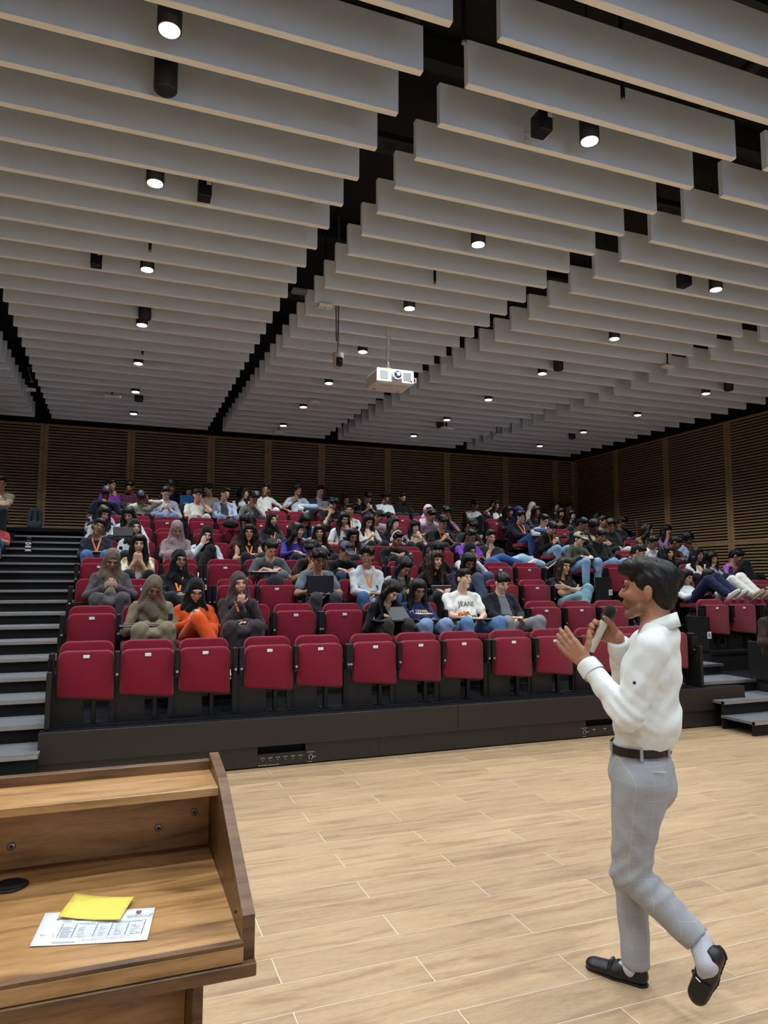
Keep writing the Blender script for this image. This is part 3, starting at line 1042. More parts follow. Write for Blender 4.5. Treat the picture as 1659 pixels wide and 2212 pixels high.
def rotm(yaw, pitch, roll):
    cy, sy, cp, sp, cr, sr = math.cos(yaw), math.sin(yaw), math.cos(pitch), math.sin(pitch), math.cos(roll), math.sin(roll)
    Rz = np.array([[cy, -sy, 0], [sy, cy, 0], [0, 0, 1]])
    Rx = np.array([[1, 0, 0], [0, cp, -sp], [0, sp, cp]])
    Ry = np.array([[cr, 0, sr], [0, 1, 0], [-sr, 0, cr]])
    return Rz @ Rx @ Ry

def ik(a, c, l1, l2, pole):
    d = c-a
    L = np.linalg.norm(d)
    if L > (l1+l2)*.999:
        c = a+d/L*(l1+l2)*.999
        d = c-a
        L = np.linalg.norm(d)
    u_ = d/L
    x = (l1*l1-l2*l2+L*L)/(2*L)
    h = math.sqrt(max(l1*l1-x*x, 0))
    p = pole-u_*(pole @ u_)
    return a+u_*x+unit(p)*h, c

def hand(w_, d, n, t, curl=.5, s=1.0, thumb=(.6, .7, .25), spread=.0, fine=False):
    """palm, four unequal bent fingers and a thumb; d finger direction, n palm normal, t thumb side"""
    d, n = unit(d), unit(n)
    t = unit(t-d*(t @ d))
    out = []
    ln = (.070, .078, .072, .056)
    for i in range(4):
        off = t*(.028-.0185*i)*s
        base = w_+d*(.086-.004*abs(i-1.2))*s+off*1.05
        out.append(cap(w_+off*.55, base, .0165*s, .0125*s))
        p, a = base, curl*.55
        dd = unit(d+t*spread*(1.3-i))
        for q_, f in enumerate((.46, .31, .23)):
            dir_ = dd*math.cos(a)+n*math.sin(a)
            p2 = p+dir_*ln[i]*f*s
            out.append(cap(p, p2, (.0098-.0007*q_)*s, (.0092-.0008*q_)*s))
            p = p2
            a += curl*(.85 if q_ == 0 else .6)
    b0 = w_+d*.022*s+t*.022*s
    td = unit(d*thumb[0]+t*thumb[1]+n*thumb[2])
    b1 = b0+td*.040*s
    out.append(cap(b0, b1, .0150*s, .0115*s))
    td2 = unit(td+d*.35+n*.25*curl)
    b2 = b1+td2*.030*s
    out.append(cap(b1, b2, .0112*s, .0100*s))
    out.append(cap(b2, b2+unit(td2+d*.2)*.020*s, .0100*s, .0085*s))
    return out
# ------------------------------------------------------------------ seated people
from mathutils.bvhtree import BVHTree
SKIN = {}
def skin(t):
    c = {'p': 'e2bda4', 'l': 'c99b80', 'm': 'a67b61', 'd': '845d47', 'k': '694430'}[t]
    return mat('skin_'+t, '#'+c, .5, noise=.06, nscale=40, spec=.35)
EYEW = mat('eye_white', '#cfc8c0', .3)
def lips(t):
    return mat('lips_'+t, '#'+{'p': 'b5736a', 'l': 'a4665a', 'm': '8b5145', 'd': '6c3d34', 'k': '553029'}[t], .45)
def hairm(c):
    m = mat('hair_'+c, '#'+c, .5, noise=.3, nscale=60, bump=.45, bscale=130, stretch=(1, 1, .25), spec=.35)
    return m
ORANGE = mat('lanyard_orange', '#e8791f', .6)
BADGE = mat('badge_white', '#e4e8ee', .5)
GLASSF = mat('glasses_frame', '#17171a', .3)
GOLDF = mat('glasses_gold', '#8a7a55', .3, metal=.6)
PHONE = mat('phone_black', '#0e0f12', .2)
PSCREEN = mat('phone_screen', '#5d6470', .15)

def stripes(name, c1, c2, scale=60, direction='X'):
    if name in MATS:
        return MATS[name]
    m = bpy.data.materials.new(name)
    m.use_nodes = True
    N, Lk = m.node_tree.nodes, m.node_tree.links
    b = N['Principled BSDF']
    b.inputs['Roughness'].default_value = .85
    tc = N.new('ShaderNodeTexCoord')
    wv = N.new('ShaderNodeTexWave')
    wv.bands_direction = direction
    wv.inputs['Scale'].default_value = scale
    wv.inputs['Distortion'].default_value = 1.0
    rp = N.new('ShaderNodeValToRGB')
    rp.color_ramp.interpolation = 'CONSTANT'
    rp.color_ramp.elements[0].color = lin(c1)
    rp.color_ramp.elements[1].position = .5
    rp.color_ramp.elements[1].color = lin(c2)
    Lk.new(tc.outputs['Object'], wv.inputs[0])
    Lk.new(wv.outputs[0], rp.inputs[0])
    Lk.new(rp.outputs[0], b.inputs['Base Color'])
    MATS[name] = m
    return m

def blotch(name, c1, c2, scale=14):
    if name in MATS:
        return MATS[name]
    m = mat(name, '#'+c1, .85)
    N, Lk = m.node_tree.nodes, m.node_tree.links
    tc = N.new('ShaderNodeTexCoord')
    n = N.new('ShaderNodeTexNoise')
    n.inputs['Scale'].default_value = scale
    rp = N.new('ShaderNodeValToRGB')
    rp.color_ramp.elements[0].position, rp.color_ramp.elements[0].color = .45, lin(c1)
    rp.color_ramp.elements[1].position, rp.color_ramp.elements[1].color = .52, lin(c2)
    Lk.new(tc.outputs['Object'], n.inputs[0])
    Lk.new(n.outputs[0], rp.inputs[0])
    Lk.new(rp.outputs[0], N['Principled BSDF'].inputs['Base Color'])
    return m

def denim(c):
    return mat('denim_'+c, '#'+c, .85, noise=.28, nscale=9, bump=.2, bscale=60)

def head_prims(hp, Rh, fem=False, age=0):
    j = .92 if fem else 1.0
    return [ell(hp(0, .018, .03), (.074, .092, .086), Rh), ell(hp(0, -.018, -.02), (.060*j, .074, .082), Rh),
            cap(hp(0, -.030, -.062), hp(0, -.066, -.094), .040*j, .022*j), cap(hp(0, -.084, .016), hp(0, -.104, -.020), .0075, .0125),
            cap(hp(-.034, -.076, .030), hp(.034, -.076, .030), .012), cap(hp(-.034, -.066, -.022), hp(.034, -.066, -.022), .020),
            ell(hp(-.076, .012, -.008), (.010, .018, .030), Rh), ell(hp(.076, .012, -.008), (.010, .018, .030), Rh), cap(hp(-.012, -.085, -.056), hp(.012, -.085, -.056), .011)]

def face_bits(hp, Rh, eyes='open', sc=1.0):
    """(eye whites, dark bits, lips)"""
    def w_(b):
        if eyes == 'open':
            for s in (-1, 1):
                b.ell(hp(s*.030, -.0815, .008), (.0130, .006, .0046), Rh, 8, 6)
    def d_(b):
        for s in (-1, 1):
            b.ell(hp(s*.030, -.0862, .0085 if eyes == 'open' else .004), (.0062 if eyes == 'open' else .0145, .0035, .0049 if eyes == 'open' else .0032), Rh, 8, 6)
            b.ell(hp(s*.030, -.0835, .0132 if eyes == 'open' else .0085), (.0155, .004, .0026), Rh, 8, 6)
            b.ell(hp(s*.033, -.0872, .030), (.0185, .0055, .0042), Rh, 8, 6)
        b.ell(hp(0, -.0945, -.0565), (.018, .0035, .0013), Rh, 8, 4)
    def l_(b):
        b.ell(hp(0, -.0930, -.0525), (.0195, .0052, .0048), Rh, 10, 6)
        b.ell(hp(0, -.0925, -.0610), (.0180, .0056, .0056), Rh, 10, 6)
    return small(w_) if eyes == 'open' else None, small(d_), small(l_)

def hair_geo(style, hp, Rh, nb, h, rs):
    """(V, F) of the hair"""
    ph = rs.uniform(0, 6, 6)
    def wave(a, f):
        return lambda X, Y, Z: a*np.sin(f*X+ph[0]+20*Z)*np.sin(f*.8*Y+ph[1])+a*.6*np.sin(f*1.7*(X+Y)+ph[2])*np.sin(f*1.3*Z+ph[3])
    top = [ell(hp(0, .022, .038), (.0795, .097, .0855), Rh), ell(hp(0, .060, -.003), (.069, .054, .083), Rh)]
    cut_short = [ell(hp(0, -.122, -.030), (.088, .085, .108), Rh), ell(hp(0, .01, -.165), (.13, .15, .085), Rh)]
    ears = [ell(hp(s*.088, .0, -.030), (.018, .028, .045), Rh) for s in (-1, 1)]
    if style == 'short':
        pr = top+[cap(hp(-.035, -.048, .098), hp(.038, -.045, .103), .028), ell(hp(.01, .005, .104), (.062, .078, .032), Rh)]
        return solid(pr, h, .016, cut_short+ears, wave(.0065, 135))
    if style == 'fringe':
        pr = top+[cap(hp(-.052, -.058, .062), hp(.052, -.058, .066), .027), ell(hp(0, .0, .086), (.077, .088, .042), Rh)]
        return solid(pr, h, .02, [ell(hp(0, -.125, -.058), (.078, .085, .098), Rh), cut_short[1]]+ears, wave(.005, 120))
    if style == 'curly':
        pr = top+[ell(hp(math.cos(a)*.062, -.01+math.sin(a)*.072, .088+.018*math.sin(3*a)), (.036, .036, .036)) for a in np.linspace(0, 6.28, 12)]+[ell(hp(0, 0, .11), (.06, .06, .042), Rh)]
        return solid(pr, h, .014, cut_short+ears, wave(.009, 150))
    if style == 'afro':
        pr = [ell(hp(0, .02, .055), (.105, .118, .105), Rh)]
        return solid(pr, h, .014, cut_short, wave(.011, 150))
    if style in ('long', 'wavy', 'curlylong', 'bangs'):
        f = {'long': 1.0, 'bangs': 1.0, 'wavy': 1.15, 'curlylong': 1.5}[style]
        dn = .10 if style != 'curlylong' else .12
        pr = list(top)+[ell(hp(0, 0, .085), (.080, .094, .050), Rh), cap(hp(0, .065, .0), nb+V3(0, .075, -.08), .078*f, .070*f)]
        for s in (-1, 1):
            pr += [cap(hp(s*.066, -.022, .060), hp(s*.080, -.005, -.06), .028*f, .033*f), cap(hp(s*.080, -.005, -.06), nb+V3(s*.095, -.055, -.03), .034*f, .034*f),
                   cap(nb+V3(s*.095, -.055, -.03), nb+V3(s*.085, -.095, -.03-dn), .034*f, .020*f)]
        cuts = [ell(hp(0, -.125, -.035), (.056, .085, .100), Rh)]
        if style == 'bangs':
            pr.append(cap(hp(-.045, -.075, .050), hp(.045, -.075, .050), .024))
            cuts = [ell(hp(0, -.130, -.055), (.058, .085, .085), Rh)]
        amp, fr = {'long': (.003, 90), 'bangs': (.003, 90), 'wavy': (.007, 75), 'curlylong': (.013, 95)}[style]
        return solid(pr, h, .025, cuts, wave(amp, fr))
    if style in ('tied', 'bun'):
        pr = top+[ell(hp(0, 0, .08), (.079, .092, .048), Rh), ell(hp(0, .125, .02 if style == 'tied' else .07), (.036, .034, .040), Rh)]
        if style == 'tied':
            pr.append(cap(hp(0, .13, .0), hp(.02, .12, -.14), .03, .018))
        return solid(pr, h, .02, [ell(hp(0, -.120, -.030), (.072, .085, .108), Rh), cut_short[1]]+ears, wave(.003, 100))
    return None

def scarf_geo(hp, Rh, nb, sL, sR, h, rs, wide=1.0, bare=False):
    ph = rs.uniform(0, 6, 4)
    pr = [ell(hp(0, .022, .024), (.086, .108, .110), Rh), ell(hp(0, .05, -.04), (.080, .078, .10), Rh), cap(hp(0, -.030, -.085), nb+V3(0, -.03, .01), .055, .066),
          cap(nb+V3(0, .03, .03), nb+V3(0, .05, -.05), .075, .085)]
    for s_, S in ((-1, sR), (1, sL)):
        pr.append(cap(hp(s_*.052, .012, -.03), nb+V3(s_*.085, .0, -.015), .040, .046))
        pr.append(cap(nb+V3(s_*.03, -.02, .0), S*.75+nb*.25+V3(0, -.02, -.015), .062, .052*wide))
    pr.append(cap(nb+V3(-.03, -.065, -.05), nb+V3(.02, -.085, -.14*wide), .066, .058))
    f = lambda X, Y, Z: .0026*np.sin(62*Z+48*np.abs(X)+40*Y+ph[0])+.0014*np.sin(90*X-70*Z+ph[1])
    return solid(pr, h, .03, [ell(hp(0, -.130, -.012), (.056, .088, .086), Rh)], f)

def strap(bvh, pts, wd, m, name, parent, off=.004, ny=V3(0, 1, 0)):
    """flat ribbon laid on a garment"""
    V, F = [], []
    P_ = []
    for p in pts:
        hit = bvh.ray_cast(Vector(p)+Vector((0, -.35, 0)), Vector((0, 1, 0)), .7)
        q_ = np.array(hit[0]) if hit[0] is not None else np.array(p)
        P_.append(q_-V3(0, off, 0))
    for i, p in enumerate(P_):
        d = unit(P_[min(i+1, len(P_)-1)]-P_[max(i-1, 0)])
        s = unit(np.cross(d, V3(0, -1, 0)))*wd/2
        for dy in (0, .003):
            V += [p-s+V3(0, -dy, 0), p+s+V3(0, -dy, 0)]
    for i in range(len(P_)-1):
        a, b = i*4, i*4+4
        F += [(a, a+1, b+1, b), (a+2, b+2, b+3, a+3), (a, b, b+2, a+2), (a+1, a+3, b+3, b+1)]
    mb = MB().add(V, F)
    return mb.build(name, m, parent), P_

CHAIRTAKEN, TABLETS = set(), set()

def seat_of(X, k):
    best = min([('m', i, abs(c-X)) for i, c in enumerate(COLS)]+[('r', i, abs(c-X)) for i, c in enumerate(RCOL)]+[('l', i, abs(c-X)) for i, c in enumerate([-2.05, -2.55])], key=lambda q_: q_[2])
    return (best[0], k, best[1]) if best[2] < .34 else None

def person(hx, ty, k, label, hair='short', hc_='17130f', sk='m', top=('tee', 'c9ccd0'), bot='20242c', arms=('lap', 'lap'), look=(0, .35, 0), lean='b', fem=False, legs='std', scarf=None,
           inner=None, lany=False, glass=None, eyes=None, cap_=None, phones=None, beard=False, tab=False, phones_c=None, extra=None, dx=0.0, wide=1.0, tmat=None, bmat=None, print_=None, shoe='d8d8d6', cat='person'):
    rs = np.random.RandomState(int(hx*7+ty) % 100000)
    near = 0 if k <= 2 else (1 if k <= 4 else 2)
    hB, hT, hH, hF, hN = ((.026, .0165, .0105, .0085, .0085), (.030, .021, .013, .0105, .0105), (.034, .026, .0155, .0125, .0125))[near]
    hy = {'b': .03, 'f': -.17, 's': .0, 'm': -.05}[lean]
    W = at(hx, ty, Y=SY+k+hy)
    sit = W[2]-P(k)
    hip = V3(-dx*.5, {'b': -.06, 'f': .06, 's': -.16, 'm': .02}[lean], .365)
    hcen = V3(0, hy, sit-.131)
    Rh = rotm(*look)
    hp = lambda *a: hcen+Rh @ V3(*a)
    nb = hcen+.6*(Rh @ V3(0, .04, -.10))+.4*V3(0, .04, -.10)+V3(0, .02, -.050)
    nb[0] -= dx*.25
    sw = (.148 if fem else .168)*wide
    chest = hip*.40+nb*.60+V3(0, .035, -.01)
    belly = hip*.72+nb*.28+V3(0, .02, 0)
    sL, sR = nb+V3(sw, .012, -.072), nb+V3(-sw, .012, -.072)
    # arms
    A = {}
    for side, code, S in ((1, arms[0], sL), (-1, arms[1], sR)):
        pole = V3(side*.9, .25, -.8)
        cf = chest[1]-.12
        if code == 'phone':
            w_, d, n, t, cu = V3(side*.070, cf-.13, max(.52, chest[2]-.02)), V3(-side*.45, -.35, .65), V3(-side*.6, .5, .3), V3(0, .5, .8), .9
        elif code == 'write':
            w_, d, n, t, cu = V3(side*.10, hip[1]-.25, .555), V3(-side*.6, -.8, -.1), V3(0, 0, -1), V3(-side, .3, 0), .6
        elif code == 'chin':
            w_, d, n, t, cu = hp(side*.035, -.095, -.205), V3(-side*.25, -.05, 1), V3(-side*.2, 1, .2), V3(-side, 0, 0), 1.2
            pole = V3(side*.5, -.2, -1)
        elif code == 'mouth':
            w_, d, n, t, cu = hp(side*.06, -.115, -.165), V3(-side*.45, .15, 1), V3(-side*.3, 1, .2), V3(-side, 0, .3), 1.0
            pole = V3(side*.6, -.2, -1)
        elif code == 'cheek':
            w_, d, n, t, cu = hp(side*.095, -.05, -.15), V3(-side*.25, .05, 1), V3(-side, .4, 0), V3(0, -1, 0), 1.0
            pole = V3(side*.9, -.2, -1)
        elif code == 'face':
            w_, d, n, t, cu = hp(side*.055, -.125, -.125), V3(-side*.35, .02, 1), V3(0, 1, -.1), V3(-side, 0, 0), .25
            pole = V3(side*.8, -.3, -1)
        elif code == 'cross':
            w_, d, n, t, cu = V3(-side*.10, cf-.075-.02*side, .56+.02*side), V3(-side, .15, .05), V3(0, 1, 0), V3(0, 0, 1), .35
            pole = V3(side*1.0, -.5, -.6)
        elif code == 'rest':
            w_, d, n, t, cu = V3(side*.26, hip[1]-.16, .50), V3(0, -1, -.1), V3(0, 0, -1), V3(-side, 0, 0), .45
        elif code == 'spread':
            w_, d, n, t, cu = S+V3(side*.40, -.10, -.02), V3(side*.5, -.3, .6), V3(0, -1, .3), V3(0, 0, 1), .3
            pole = V3(0, .3, -1)
        elif code == 'temple':
            w_, d, n, t, cu = hp(side*.13, -.02, -.06), V3(-side*.2, -.1, 1), V3(-side, 0, 0), V3(0, -1, 0), .7
            pole = V3(side*.9, -.3, -.6)
        elif code == 'wave':
            w_, d, n, t, cu = S+V3(side*.12, -.22, .10), V3(0, -.2, 1), V3(-side*.3, .3, 0), V3(-side, 0, 0), .5
            pole = V3(side*.6, 0, -1)
        else:
            w_, d, n, t, cu = V3(side*.055, hip[1]-.20, .50), V3(-side*.8, -.55, -.05), V3(0, .1, -1), V3(-side*.3, -1, .3), .5
        e_, w_ = ik(S, w_, .265, .245, pole)
        A[side] = (S, e_, w_, d, n, t, cu)
    # legs
    Lg = []
    kz, fy = .46, hip[1]-.41
    for s in (-1, 1):
        h0 = hip+V3(s*.085, -.02, -.015)
        if legs == 'std':
            kn, an = V3(s*.12, fy, kz), V3(s*.12, fy+.02, .09)
        elif legs == 'wide':
            kn, an = V3(s*.21, fy+.03, kz+.01), V3(s*.17, fy-.02, .09)
        elif legs in ('crossR', 'crossL'):
            c = -1 if legs == 'crossR' else 1
            kn, an = (V3(s*.02, fy-.02, kz+.10), V3(-s*.17, fy-.16, .24)) if s == c else (V3(s*.10, fy, kz-.01), V3(s*.06, fy+.02, .09))
        elif legs == 'ankleknee':
            kn, an = (V3(s*.26, fy+.02, kz+.10), V3(-s*.10, fy-.06, kz+.10)) if s == 1 else (V3(s*.12, fy, kz), V3(s*.10, fy, .09))
        elif legs == 'up':
            kn, an = V3(s*.08, hip[1]-.36, .70+.02*s), V3(s*.07+.05, hip[1]-.64, .47)
        elif legs == 'swing':
            kn, an = V3(s*.09+.30, hip[1]-.26, .47+.04*s), V3(s*.10+.62, hip[1]-.40, .33+.06*s)
        elif legs == 'knee':
            kn, an = (V3(s*.08, fy+.10, .70), V3(s*.08, fy-.06, .36)) if s == -1 else (V3(s*.14, fy, kz), V3(s*.12, fy+.02, .09))
        else:
            kn, an = V3(s*.10, fy, kz), V3(s*.10, fy, .09)
        Lg.append((h0, kn, an, s))
    # body: one skin surface; head and hands meshed finer inside the same mesh
    tw = wide*(.94 if fem else 1.0)
    torso = [ell(hip, (.145*tw, .105, .10)), cap(hip, belly, .125*tw, .120*tw, (0, 1, 0), .78), cap(belly, chest, .116*tw, .128*tw, (0, 1, 0), .74), cap(chest, nb+V3(0, .015, -.060), .126*tw, .060*tw, (0, 1, 0), .72), cap(sR+V3(.02, 0, 0), sL-V3(.02, 0, 0), .044), cap(nb+V3(0, .012, -.03), sL, .044, .040), cap(nb+V3(0, .012, -.03), sR, .044, .040)]
    sk_arm = []
    for s in (1, -1):
        S, e_, w_, d, n, t, cu = A[s]
        sk_arm += [cap(S, e_, .046, .037), cap(e_, w_, .037, .025)]
    sk_leg = []
    for h0, kn, an, s in Lg:
        sk_leg += [cap(h0, kn, .075, .052), cap(kn, an, .052, .034), cap(an+V3(0, 0, -.04), an+V3(0, -.12, -.055), .035, .025)]
    body = solid(torso+sk_arm+sk_leg+[cap(nb+V3(0, .01, -.04), hp(0, .02, -.07), .056, .050)], hB, .03)
    headm = solid(head_prims(hp, Rh, fem)+[cap(hp(0, .02, -.07), nb+V3(0, .01, -.03), .050 if fem else .056, .058)], hF, .014)
    hm = [solid(hand(A[s][2], A[s][3], A[s][4], A[s][5], A[s][6], .95 if fem else 1.05)+[cap(A[s][1]*.25+A[s][2]*.75, A[s][2], .028, .024)], hN, .008) for s in (1, -1)]
    ey = eyes or ('down' if look[1] > .3 else 'open')
    fw, fd, fl_ = face_bits(hp, Rh, ey)
    parts = [(*body, 0), (*headm, 0), (*hm[0], 0), (*hm[1], 0)]
    if fw is not None:
        parts.append((*fw, 1))
    parts += [(*fd, 2), (*fl_, 3)]
    if beard:
        parts.append((*solid([cap(hp(-.052, -.03, -.055), hp(0, -.068, -.098), .022, .026), cap(hp(.052, -.03, -.055), hp(0, -.068, -.098), .022, .026), cap(hp(-.022, -.094, -.042), hp(.022, -.094, -.042), .0065)], hF, .01, [ell(hp(0, -.105, -.057), (.022, .02, .009), Rh)]), 2))
    me = soft_mesh('person', parts, [skin(sk), EYEW, hairm(hc_), lips(sk)])
    po = link('person', me)
    po.location = (W[0], SY+k, P(k))
    tag(po, label, cat, 'seated audience')
    # hair or headscarf
    if scarf:
        g = scarf_geo(hp, Rh, nb, sL, sR, hH*1.15, rs)
        link('headscarf', soft_mesh('headscarf', [(*g, 0)], [cloth(scarf)]), None, po)
    elif hair:
        g = hair_geo(hair, hp, Rh, nb, hH, rs)
        link('hair', soft_mesh('hair', [(*g, 0)], [hairm(hc_)]), None, po)
    # top
    st, tc = top[0], top[1]
    tm = tmat or cloth(tc)
    g_ = .013 if st in ('tee', 'vest') else .019
    if st in ('hood', 'jacket', 'abaya'):
        g_ = .021
    ph = rs.uniform(0, 6, 4)
    fold = lambda X, Y, Z: .0045*np.sin(48*Z+32*X+ph[0])*np.sin(30*Y+22*X+ph[1])+.0035*np.sin(70*X-55*Z+ph[2])
    def grow(p, g2):
        return ('c', p[1], p[2], p[3]+g2, p[4]+g2, p[5], p[6]) if p[0] == 'c' else ('e', p[1], p[2]+g2, p[3])
    tp = [grow(p, g_) for p in torso]
    if st == 'abaya':
        for h0, kn, an, s in Lg:
            tp += [cap(h0, kn, .100, .086), cap(kn, an*.9+kn*.1, .084, .105)]
        tp += [cap(hip+V3(0, -.05, .0), V3(0, fy+.06, kz-.03), .13, .14, (0, 0, 1), .45), cap(V3(0, fy+.01, kz-.06), V3(0, fy+.02, .16), .10, .12, (0, 1, 0), .6)]
    for s in (1, -1):
        S, e_, w_, d, n, t, cu = A[s]
        if st == 'vest':
            continue
        if st == 'tee':
            tp.append(cap(S, S*.34+e_*.66, .056, .058))
        else:
            b_ = .052 if st in ('long', 'shirt') else .058
            tp += [cap(S, e_, b_, b_*.86), cap(e_, e_*.06+w_*.94, b_*.82, b_*(.66 if st != 'abaya' else .95))]
    if st == 'hood':
        tp += [cap(nb+V3(-.075, .03, .0), nb+V3(.075, .03, .0), .055), cap(nb+V3(0, .08, -.05), nb+V3(0, .09, -.13), .085, .07), cap(nb+V3(-.07, -.02, -.01), nb+V3(-.01, -.085, -.06), .035), cap(nb+V3(.07, -.02, -.01), nb+V3(.01, -.085, -.06), .035)]
    cuts = [cap(nb+V3(0, -.02, .08), nb+V3(0, -.03, -.005), .060, .054)] if st in ('tee', 'vest', 'long', 'jacket') else []
    if inner:
        gi = solid([grow(p, .010) for p in torso], hT, .03)
        link('shirt', soft_mesh('shirt', [(*gi, 0)], [cloth(inner)]), None, po)
        cuts.append(cap(nb+V3(0, -.10, -.02), hip+V3(0, -.16, .0), .062, .085, (0, 1, 0), 1.6))
    if st == 'shirt':
        tp += [cap(nb+V3(-.05, .02, .012), nb+V3(.05, .02, .012), .026), cap(nb+V3(-.055, .01, .01), nb+V3(-.012, -.075, -.035), .020), cap(nb+V3(.055, .01, .01), nb+V3(.012, -.075, -.035), .020)]
    TV, TF = solid(tp, hT, .020, cuts, fold)
    tname = {'tee': 't_shirt', 'vest': 'vest_top', 'long': 'sweater', 'hood': 'hoodie', 'jacket': 'jacket', 'shirt': 'shirt', 'abaya': 'abaya'}[st]
    to = link(tname, soft_mesh(tname, [(TV, TF, 0)], [tm]), None, po)
    bvh = BVHTree.FromPolygons(TV.tolist(), TF.tolist()) if (lany or print_) else None
    # trousers and shoes
    if st != 'abaya':
        bp_ = [ell(hip+V3(0, 0, -.01), (.155*tw, .118, .105))]
        for h0, kn, an, s in Lg:
            bp_ += [cap(h0, kn, .092, .074), cap(kn, an*.92+kn*.08, .072, .064)]
        fo2 = lambda X, Y, Z: .004*np.sin(55*Z+40*X+ph[3])*np.sin(35*Y+ph[0])
        link('trousers', soft_mesh('trousers', [(*solid(bp_, hT*1.15, .025, (), fo2), 0)], [bmat or (denim(bot[1:]) if bot[0] == 'j' else cloth(bot))]), None, po)
    for h0, kn, an, s in Lg:
        sh = MB()
        sh.smooth = True
        if legs == 'up':
            fd_ = unit(V3(.1, -.75, .55))
        elif legs == 'swing':
            fd_ = unit(V3(.6, -.3, .5))
        else:
            fd_ = unit(V3(s*.15, -1, -.08))
        up = unit(np.cross(np.cross(fd_, V3(0, 0, 1)), fd_))
        sd = np.cross(fd_, up)
        Rm = np.array([sd, fd_, up]).T
        c0 = an+up*(-.045)
        sh.ell(c0+fd_*.065+up*.0, (.047, .145, .040), Rm, 12, 8).ell(c0+fd_*-.01+up*.035, (.045, .062, .050), Rm, 10, 6)
        so = sh.build('shoe', mat('shoe_'+shoe, '#'+shoe, .6), po)
        MB().ell(c0+fd_*.065+up*-.028, (.050, .150, .016), Rm, 12, 6).build('sole', mat('sole_pale', '#d9d5cc', .7), so)
    # small worn things
    if lany:
        a = [nb+V3(s_*.055, -.02, -.02)*1 for s_ in (-1, 1)]
        mid = chest+V3(0, 0, -.04)
        for s_ in (-1, 1):
            pts = [nb+V3(s_*.058, 0, .0), nb*.7+mid*.3+V3(s_*.045, 0, 0), nb*.35+mid*.65+V3(s_*.024, 0, 0), mid+V3(s_*.006, 0, 0)]
            o, Q = strap(bvh, pts, .020, ORANGE, 'lanyard', po)
        bq = Q[-1]
        MB().box(bq[0]-.035, bq[0]+.035, bq[1]-.010, bq[1]-.006, bq[2]-.105, bq[2]-.015, .001).build('badge', BADGE, po)
    if glass:
        g = MB()
        for s_ in (-1, 1):
            g.tube([hp(s_*.031+.024*math.cos(a), -.0985, .006+.019*math.sin(a)) for a in np.linspace(0, 2*math.pi, 11)], .0021, 5, False)
            g.tube([hp(s_*.055, -.098, .010), hp(s_*.077, -.05, .010), hp(s_*.080, .01, .006)], .0018, 4)
        g.tube([hp(-.008, -.1, .010), hp(.008, -.1, .010)], .0018, 4)
        g.build('glasses', GOLDF if glass == 'g' else GLASSF, po)
    if cap_:
        dome = solid([ell(hp(0, .016, .052), (.091, .108, .086), Rh)], hH, .01, [lambda X, Y, Z: ((X-hcen[0])*Rh[0, 2]+(Y-hcen[1])*Rh[1, 2]+(Z-hcen[2])*Rh[2, 2])-.046])
        co = link('cap', soft_mesh('cap', [(*dome, 0)], [cloth(cap_)]), None, po)
        br = solid([cap(hp(-.028, -.085, .052), hp(-.02, -.145, .040), .045, .040, Rh[:, 2], .16), cap(hp(.028, -.085, .052), hp(.02, -.145, .040), .045, .040, Rh[:, 2], .16)], .008, .01)
        link('brim', soft_mesh('brim', [(*br, 0)], [cloth(cap_)]), None, co)
    if extra == 'headphones':
        g = MB()
        g.smooth = True
        g.tube([hp(.096*math.cos(a), .02, .02+.122*math.sin(a)) for a in np.linspace(-.1, math.pi+.1, 17)], .011, 8)
        for s_ in (-1, 1):
            g.ell(hp(s_*.092, .016, -.005), (.022, .036, .042), Rh, 12, 8)
        g.build('headphones', WHITEPL, po)
    if extra and extra.startswith('hood:'):
        g = solid([ell(hp(0, .03, .03), (.105, .125, .122), Rh), cap(hp(0, .06, -.06), nb+V3(0, .06, 0), .095, .10), cap(nb+V3(-.09, .0, .0), nb+V3(.09, .0, .0), .065)], hH*1.2, .03, [ell(hp(0, -.135, -.01), (.066, .09, .095), Rh)])
        link('hood', soft_mesh('hood', [(*g, 0)], [cloth(extra[5:])]), None, po)
    if print_:
        txt, size, dz, pm_ = print_
        o = text('lettering', txt, size, (0, 0, 0), (0, 0, 0), pm_, None, depth=.0)
        for v in o.data.vertices:
            p = V3(v.co.x, 0, v.co.y)+V3(chest[0], chest[1], chest[2]+dz)
            hit = bvh.ray_cast(Vector(p)+Vector((0, -.4, 0)), Vector((0, 1, 0)), .8)
            v.co = (hit[0]+Vector((0, -.006, 0))) if hit[0] is not None else Vector(p)
        o.parent = to
    # a phone in the hands
    if phones:
        w1 = A[1][2] if 'L' in phones else A[-1][2]
        w2 = A[-1][2] if 'R' in phones else A[1][2]
        c = (w1+w2)/2
        dd = A[1][3] if 'L' in phones else A[-1][3]
        dd2 = A[-1][3] if 'R' in phones else A[1][3]
        c = c+(unit(dd)+unit(dd2))*.5*.085
        f_ = empty('phone', tuple(np.array([W[0], SY+k, P(k)])+c))
        f_.rotation_euler = (math.radians(rs.uniform(25, 45)), 0, rs.uniform(-.2, .2))
        tag(f_, phones.split(':')[1], 'phone', 'phones in hands')
        MB().box(-.037, .037, -.076, .076, -.004, .0035, .003).build('case', mat('case_'+(phones_c or '101114'), '#'+(phones_c or '101114'), .35), f_)
        MB().box(-.034, .034, -.071, .071, .0035, .0042).build('screen', PSCREEN, f_)
    s_ = seat_of(W[0], k)
    if s_:
        CHAIRTAKEN.add(s_)
        if tab:
            TABLETS.add(s_)
    return po, dict(hip=hip, chest=chest, nb=nb, A=A, hp=hp, org=np.array([W[0], SY+k, P(k)]))
